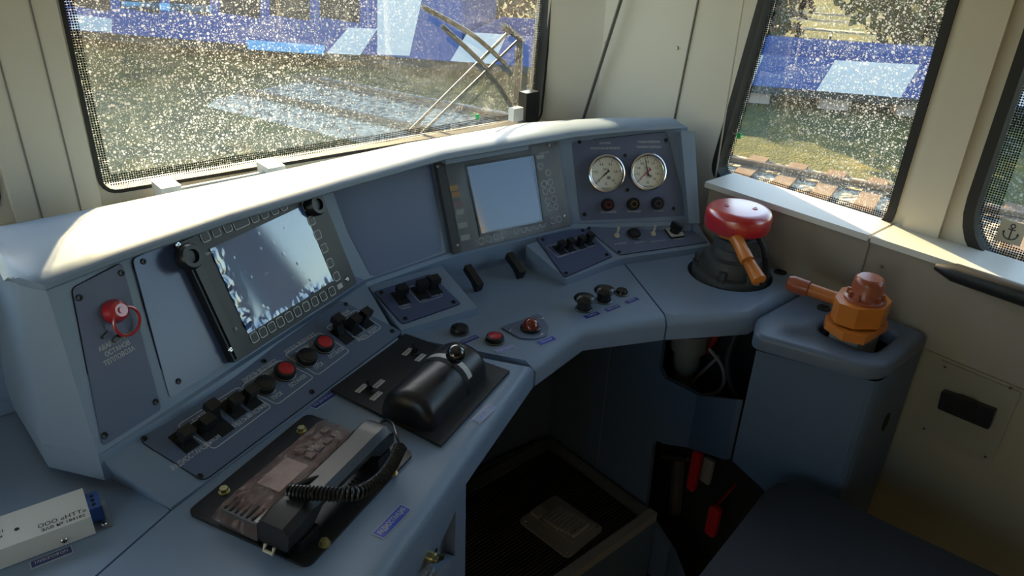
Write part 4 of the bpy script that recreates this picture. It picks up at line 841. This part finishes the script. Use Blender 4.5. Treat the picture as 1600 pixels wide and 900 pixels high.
g = G(); g.prism([(q.x,q.y) for q in tp], .034, .072, .004, 2); g.lathe([(.024,.028),(.024,.036)], 20, (sum(q.x for q in tp)/8, sum(q.y for q in tp)/8, 0)); ob = obj('valve_head', g, ORANGE, sv)
kc_ = sz((1352,464), .872); g = G(); g.lathe([(0,.0),(.034,0),(.034,.004),(.027,.006),(.0255,.008),(.025,.030),(.0235,.038),(.019,.042),(0,.043)], 36, (kc_.x,kc_.y,.072)); kb = obj('brown_knob', g, BROWN, sv)
for k in range(10): a = 2*PI*k/10; g = G(); g.box((0,0,.010),(.006,.005,.010),.0015); obj('knob_lug', g, BROWN, kb, T(kc_.x+.0275*math.cos(a), kc_.y+.0275*math.sin(a), .072, math.degrees(a)))
a, b = sz((1318,470),.850), sz((1240,444),.856); d = (a-b).normalized()
g = G(); g.tube([a+d*.02, a, a-d*.012, b+d*.02], [.020,.018,.012,.012], 16); hd = obj('handle', g, mat('orange_brown', (.50,.155,.035), .36), sv)
g = G(); g.tube([b+d*.028, b+d*.026, b-d*.002, b-d*.010, b-d*.013], [.012,.0150,.0155,.012,.004], 16); obj('handle_end', g, BROWN, hd)
# ================================================================== wall fittings
fw_ = Fr((XL+.004,0,0),(0,-1,0),(0,0,1))
pq = poly_uv(fw_, [(1470,562),(1600,605),(1545,722),(1433,672)]); 
wp = thing('wall_socket_plate', 'square grey metal cover plate with a black socket on the lower wall', 'cover plate', fw_)
x0, x1, y0, y1 = min(p[0] for p in pq), max(p[0] for p in pq), .60, .752
g = G(); g.plate(rr(x1-x0, y1-y0, .004, ((x0+x1)/2,(y0+y1)/2)), [], -.001, .003); obj('plate', g, mat('plate_olive', (.29,.275,.21), .45, .2), wp)
screws(wp, [fw_.uv(p) for p in ((1478,572),(1580,605),(1445,668),(1541,712))], BSCREW, .003)
q = poly_uv(fw_, [(1476,606),(1560,637),(1549,667),(1469,634)]); g = G(); g.prism(roundpoly(q, .004, 3), .003, .014, .002, 1); so = obj('socket', g, BLACK, wp)
q = poly_uv(fw_, [(1502,612),(1532,622),(1530,636),(1500,626)]); g = G(); g.prism(roundpoly(q, .003, 3), .014, .022, .002, 1); obj('socket_latch', g, BLACK, so)
fa = Fr((XL,0,0),(0,-1,0),(0,0,1)); g = G(); a = atx((1462,416),XL-.02); 
g.tube([a, a+V((0,-.03,0)), a+V((0,-.30,0)), a+V((0,-.33,0))], [.006,.016,.018,.010], 14); tag(obj('armrest', g, mat('armrest_black', (.015,.015,.018), .5, bump=.2)), 'dark padded armrest along the sill below the rear side window', 'armrest')
q = atx((1377,416), XL); g = G().at(Fr(q,(0,-1,0),(0,0,1))); g.lathe([(0,.0015),(.003,.0015),(.004,0)], 12); tag(obj('wall_screw', g, STEEL), 'lone screw head on the taupe lining below the sill', 'screw')
for p in ((945,68),(1058,75)): q = atx(p, XR-.001); g = G().at(Fr(q,(0,-1,0),(0,0,1))); g.lathe([(0,.002),(.003,.002),(.0042,0)], 12); tag(obj('wall_screw', g, STEEL), 'screw head on the %s cream corner panel' % ('front' if p[0] < 1000 else 'rear'), 'screw')
a, b = atx((1113,308),1.385), atx((1162,0),1.385); d = (b-a)*(1.0/(b.z-a.z)); g = G(); g.tube([a+d*-.02, a+d*.9], .0018, 8); g.tube([a+d*-.015, a+d*.02], .005, 10); tag(obj('blind_cord', g, mat('cord_steel', (.35,.33,.29), .4, .5)), 'thin taut blind cord in front of the side window', 'cord')
for p, fr2, lb in (((1155,212),FR,'small green seal tag hanging at the side window'),((746,182),FF,'small green seal tag at the windscreen bottom edge')):
    f2 = Fr(fr2.o + fr2.n*-.018, fr2.h, fr2.v); u, v = f2.uv(p); r = thing('seal_tag', lb, 'tag', f2.sub(u, v)); g = G(); g.box((0,0,.001),(.009,.012,.003),.001,1); obj('tag', g, mat('seal_green', (.03,.55,.16), .4), r)
    side = -1 if p[0] > 1000 else 1; g = G(); g.tube([(side*.004,.002,.001),(side*.03,.007,.001)], .0008, 6); g.tube([(side*.004,-.001,.001),(side*.03,.004,.001)], .0008, 6); obj('string', g, mat('string_pink', (.55,.40,.33), .7), r)
f4 = Fr(FR.o + FR.n*-.0245, FR.h, FR.v); u, v = f4.uv((1580,363)); st_ = thing('anchor_sticker', 'square translucent sticker with an anchor on the rear side window', 'sticker', f4.sub(u, v))
g = G(); g.box((0,0,.0004),(.040,.040,.0008)); obj('backing', g, mat('sticker_grey', (.50,.46,.36), .6), st_)
g = G(); ring = [(.0035*math.cos(2*PI*k/16), .0115+.0035*math.sin(2*PI*k/16), .001) for k in range(16)]; g.tube(ring, .0009, 6, closed=True); g.tube([(0,.008,.001),(0,-.013,.001)], .0011, 6); g.tube([(-.006,.005,.001),(.006,.005,.001)], .0010, 6)
g.tube([(.011*math.cos(PI+PI*k/12), -.003+.010*math.sin(PI+PI*k/12), .001) for k in range(13)], .0011, 6); g.face([(-.0135,-.003,.0012),(-.0085,-.003,.0012),(-.011,.002,.0012)]); g.face([(.0085,-.003,.0012),(.0135,-.003,.0012),(.011,.002,.0012)]); obj('anchor', g, PRINTD, st_)
# ================================================================== windscreen fittings
r = thing('defroster_rail', 'pale grey rail with two square brackets on the windscreen sill', 'rail')
a, b = aty((283,305),1.35), aty((440,266),1.35); a.z = b.z = (a.z+b.z)/2
g = G(); g.tube([a, b], .010, 12); obj('bar', g, mat('rail_pale', (.45,.47,.42), .4), r)
for p in ((265,303),(428,270)): q = aty(p, 1.345); g = G(); g.box((q.x,1.355,.963),(.034,.055,.034),.003); obj('bracket', g, SILL, r)
wr = thing('windscreen_wiper', 'black double-arm wiper with curved rods outside the windscreen', 'wiper')
yo = YF+.075
def wy(p): return aty(p, yo)
WB = mat('wiper_black', (.012,.012,.012), .45)
g = G(); g.tube([wy((806,178)), wy((812,60)), wy((786,40))], .010, 8); obj('arm', g, WB, wr)
for q in (((806,178),(690,40)),((790,100),(660,10))):
    P = spline([wy(q[0]), wy(((q[0][0]+q[1][0])/2+14, (q[0][1]+q[1][1])/2)), wy(q[1])], 8); g = G(); g.tube(P, .006, 8); obj('arm_rod', g, WB, wr)
g = G(); g.tube([wy((640,205)), wy((800,45))], .004, 8); obj('blade', g, WB, wr)
g = G(); g.tube([wy((655,212)), wy((812,60))], .003, 8); obj('blade', g, WB, wr)
mm = thing('mirror_mount', 'black bracket with a white pad at the lower right windscreen corner', 'bracket'); q = aty((826,166), YF-.012)
g = G(); g.box((q.x,q.y,q.z),(.045,.03,.075),.006); obj('bracket', g, BLACK, mm); q = aty((806,178), YF-.03); g = G(); g.box((q.x,q.y,q.z),(.032,.02,.032),.006); obj('pad', g, WHITE, mm)
# ================================================================== outside
ZG = -1.9
def ground_mat():
    m = mat('grass', (.05,.09,.03), .9); n = m.node_tree; L = n.links.new; b = n.nodes['Principled BSDF']; tc = n.nodes.new('ShaderNodeTexCoord')
    nz = n.nodes.new('ShaderNodeTexNoise'); nz.inputs['Scale'].default_value = 1.1; nz.inputs['Detail'].default_value = 8; nz.inputs['Roughness'].default_value = .7; L(tc.outputs['Object'], nz.inputs['Vector'])
    cr = n.nodes.new('ShaderNodeValToRGB'); e = cr.color_ramp.elements; e[0].position = .3; e[0].color = (.025,.055,.02,1); e[1].position = .75; e[1].color = (.30,.22,.03,1); k = cr.color_ramp.elements.new(.52); k.color = (.12,.12,.022,1)
    L(nz.outputs['Fac'], cr.inputs[0]); L(cr.outputs[0], b.inputs['Base Color'])
    n2 = n.nodes.new('ShaderNodeTexNoise'); n2.inputs['Scale'].default_value = 25; n2.inputs['Detail'].default_value = 4; L(tc.outputs['Object'], n2.inputs['Vector']); bp = n.nodes.new('ShaderNodeBump'); bp.inputs['Distance'].default_value = .12; L(n2.outputs['Fac'], bp.inputs['Height']); L(bp.outputs[0], b.inputs['Normal']); return m
g = G(); g.box((12,18,ZG-.05),(150,150,.1)); struct(obj('ground', g, ground_mat()))
def ballast_mat():
    m = mat('ballast', (.35,.30,.22), .9); n = m.node_tree; L = n.links.new; b = n.nodes['Principled BSDF']; tc = n.nodes.new('ShaderNodeTexCoord'); v = n.nodes.new('ShaderNodeTexVoronoi'); v.inputs['Scale'].default_value = 11; L(tc.outputs['Object'], v.inputs['Vector'])
    sp = n.nodes.new('ShaderNodeSeparateColor'); L(v.outputs['Color'], sp.inputs[0]); cr = n.nodes.new('ShaderNodeValToRGB'); cr.color_ramp.elements[0].color = (.12,.10,.08,1); cr.color_ramp.elements[1].color = (.62,.54,.40,1); L(sp.outputs[0], cr.inputs[0]); L(cr.outputs[0], b.inputs['Base Color'])
    bp = n.nodes.new('ShaderNodeBump'); bp.invert = True; bp.inputs['Distance'].default_value = .05; L(v.outputs['Distance'], bp.inputs['Height']); L(bp.outputs[0], b.inputs['Normal']); return m
BAL = ballast_mat(); RAILM = mat('rail_steel', (.20,.15,.11), .45, .6, var=.3, vscale=4); WOOD = mat('sleeper_wood', (.20,.12,.065), .8, bump=.6, bscale=60, var=.3, vscale=6)
def track(o, d, s0, s1, n0, n1, nm):
    f = Fr(o, d, (-d[1], d[0], 0)); g = G().at(f); g.prism([(s0,-1.55),(s1,-1.55),(s1,1.55),(s0,1.55)], -.02, .10, 0, 1, top=[(s0,-1.3),(s1,-1.3),(s1,1.3),(s0,1.3)]); o_ = struct(obj('ballast_bed', g, BAL))
    for q, w_ in ((-.76,'nearer'),(.76,'farther')):
        g = G().at(f); g.prism([(s0,q-.07),(s1,q-.07),(s1,q+.07),(s0,q+.07)], .147, .158); g.prism([(s0,q-.012),(s1,q-.012),(s1,q+.012),(s0,q+.012)], .158, .20); g.prism([(s0,q-.036),(s1,q-.036),(s1,q+.036),(s0,q+.036)], .20, .225, .008, 1); tag(obj('steel_rail', g, RAILM), 'rusty steel rail of the %s, the %s one' % (nm, {'nearer':'right-hand','farther':'left-hand'}[w_] if n0 is None else w_), 'rail')
    g = G(); g.box((0,0,0),(.25,2.7,.14),.015,1); me = mkmesh('wooden_sleeper', g, WOOD)
    x = s0+.3; cnt = 0; ORD = 'first second third fourth fifth sixth seventh eighth ninth tenth eleventh twelfth thirteenth fourteenth fifteenth sixteenth'.split()
    while x < s1:
        if n0 is None or n0 <= x <= n1: o_ = put('wooden_sleeper', me, None, f.sub(x, 0, .075, random.uniform(-1,1))); cnt += 1; tag(o_, '%s wooden sleeper from the left on the track outside the side windows' % ORD[cnt-1], 'sleeper', 'wooden sleepers of the %s' % nm)
        x += .55
dv = V((.294,-.956,0)).normalized(); ra = V((9.46,5.56,ZG)); nn = V((-dv.y, dv.x, 0))
track(ra - V((.956,.294,0))*.76, (dv.x, dv.y, 0), -9, 14, -2.5, 5.5, 'track beyond the side windows')
# trains
FTn = Fr((10.41,12.04,-1.50), (.58,-.815,0), (0,0,1))
def tu(p): return tuple(FTn.uv(p))
TBLUE = mat('train_blue', (.028,.075,.28), .35); TWHITE = mat('train_white', (.62,.62,.66), .4); TDARK = mat('train_dark', (.02,.025,.04), .25); TLIGHT = mat('train_light_blue', (.16,.42,.72), .35); TGREY = mat('train_grey', (.40,.46,.55), .4); UNDER = mat('underframe', (.03,.028,.026), .8)
ue = tu((722,40))[0]
co = thing('railway_coach', 'blue and white railway coach standing across in front of the windscreen', 'train', FTn)
g = G(); g.box(((ue-20)/2,2.2,-1.4),(ue+20,4.4,2.8),.06,2); obj('body', g, TBLUE, co)
g = G(); g.box(((ue-20)/2,-.10,-1.4),(ue+20,.20,2.5)); obj('underframe', g, UNDER, co)
def liv(px, m, root, nm='livery_panel', d=.012):
    q = [tu(p) for p in px]; g = G(); g.plate(q, [], .0, d); return obj(nm, g, m, root)
liv([(545,43),(590,45),(563,86),(510,83)], TWHITE, co); liv([(590,-40),(668,-40),(640,87),(590,85)], TWHITE, co)
liv([(385,62),(508,71),(506,85),(388,77)], TLIGHT, co); liv([(112,22),(175,29),(175,50),(112,46)], TGREY, co); liv([(190,2),(330,8),(330,20),(190,12)], TLIGHT, co)
for a in range(6):
    x_ = 110+78*a
    if x_ < 560: liv([(x_,-60),(x_+62,-55),(x_+62,18+a*3.6),(x_,8+a*3.6)], TDARK, co, 'window')
wg = thing('flat_wagon', 'low-sided flat wagon with slanted blue and white stripes beyond the side window', 'train', FTn)
vt = (tu((1190,85))[1]+tu((1440,103))[1])/2; us = ue+.15; uf = us+16
g = G(); g.box(((us+uf)/2,vt/2,-.05),(uf-us,vt,.10)); obj('side_board', g, TBLUE, wg)
g = G(); g.box(((us+uf)/2,vt/2,-2.75),(uf-us,vt,.10)); obj('side_board', g, TBLUE, wg)
for u_ in (us+.05, uf-.05): g = G(); g.box((u_,vt/2,-1.4),(.10,vt,2.6)); obj('end_board', g, TBLUE, wg)
g = G(); g.box(((us+uf)/2,-.05,-1.4),(uf-us,.14,2.84)); obj('deck', g, UNDER, wg)
for q in ([(731,50),(792,54),(771,101),(704,95)], [(1168,84),(1193,86),(1172,139),(1148,137)], [(1305,94),(1437,101),(1405,156),(1272,147)], [(1580,107),(1700,113),(1670,170),(1545,163)], [(905,62),(990,68),(965,122),(880,115)]): liv(q, TWHITE, wg)
for p in ((1305,172),(1430,178),(1180,165)):
    u, v = tu(p); g = G(); g.box((u,-.22,-.5),(.55,.30,.5),.02); obj('support_block', g, mat('pink_concrete', (.36,.28,.25), .85, bump=.5, bscale=20), wg)
# trees and shrubs beyond the wagon
def leafy(name, label, x, y, h, r, cols, n_=1100, trunk=True, cat='tree', seed=0):
    rnd = random.Random(seed); root = thing(name, label, cat, flatw(x, y, ZG)); g = G()
    for i in range(n_):
        while True:
            p = V((rnd.uniform(-1,1), rnd.uniform(-1,1), rnd.uniform(-1,1)))
            if .35 < p.length < 1: break
        c = V((p.x*r, p.y*r, h*.60+p.z*h*.42)); nrm = V((rnd.gauss(0,1), rnd.gauss(0,1), rnd.gauss(0,1)+.5)).normalized(); a = nrm.orthogonal().normalized(); b = nrm.cross(a); s_ = rnd.uniform(.10,.22)*max(.6, r/2)
        g.face([c-a*s_, c-b*s_*.6, c+a*s_, c+b*s_*.6])
    obj('crown', g, mat('leaves_%s' % cols[0], cols[1], .8, var=.5, vscale=2), root)
    if trunk: g = G(); g.tube([(0,0,0),(.05,0,h*.3),(.1,.05,h*.7)], [.22,.17,.06], 8); obj('trunk', g, mat('bark', (.06,.045,.035), .9), root)
OLV = ('olive',(.06,.065,.02)); RUS = ('russet',(.12,.055,.025)); DGR = ('dark',(.02,.035,.015))
for i, (p, dz, h, r, c, lb) in enumerate((((1150,40),19,6,2.6,RUS,'russet leafy tree left of the sunlit lawn gap'),((1215,30),26,7,2.4,DGR,'dark green tree behind the wagon, beside the lawn gap'),((1420,60),20,5,2.2,OLV,'olive tree right of the sunlit lawn gap'),((1480,40),26,7,3.0,RUS,'russet tree behind the post between the side windows'),((1290,10),44,9,5.0,DGR,'big dark tree far behind the sunlit lawn'),((1380,0),46,9,4.5,RUS,'big russet tree far behind the lawn on the right'),((1570,30),22,6,2.8,OLV,'olive tree seen through the rear side window'),((800,20),30,7,3.0,OLV,'olive tree behind the gap by the coach end'))):
    d = ray(p); d.z = 0; d.normalize(); q = d*dz; leafy('tree', lb, q.x, q.y, h, r, c, seed=i)
lb_ = thing('park_bench', 'pale slatted bench on the sunlit lawn beyond the wagon', 'bench', flatw(*[c for c in (atz((1300,46),ZG+.5).x, atz((1300,46),ZG+.5).y)], ZG, -60))
for z_, y_ in ((.45,0),(.45,.18),(.70,.26),(.88,.30)): g = G(); g.box((0,y_,z_),(3.6,.12,.05),.01,1); obj('slat', g, mat('bench_pale', (.62,.56,.48), .7), lb_)
for x_ in (-1.4,0,1.4): g = G(); g.box((x_,.12,.22),(.07,.34,.44)); obj('leg', g, mat('bench_leg', (.10,.10,.10), .6), lb_)

for k, px_ in enumerate((1085,1115,1145,1178,1210,1385,1415,1448,1482,1520,1555,1590,745,790,840)):
    q0 = FTn.uv((px_, 95)); d = ray((px_, 95)); d.z = 0; d.normalize(); dd = 19.5 + (k % 3)*.8; q = d*dd
    lb = ['first','second','third','fourth','fifth','sixth','seventh','eighth','ninth','tenth','eleventh','twelfth','thirteenth','fourteenth','fifteenth'][k]
    leafy('shrub', ('%s dark shrub from the left, behind the wagon left of the lawn gap' % lb if k < 5 else '%s dark shrub to the right of the lawn gap, behind the wagon' % ['first','second','third','fourth','fifth','sixth','seventh'][k-5] if k < 12 else 'dark shrub by the coach end, %s from the windscreen pillar' % ['third','second','first'][k-12]), q.x, q.y, 2.6+.3*(k % 2), .75, (DGR, RUS, ('brown',(.055,.035,.02)))[k % 3], 420, False, 'shrub', 40+k)
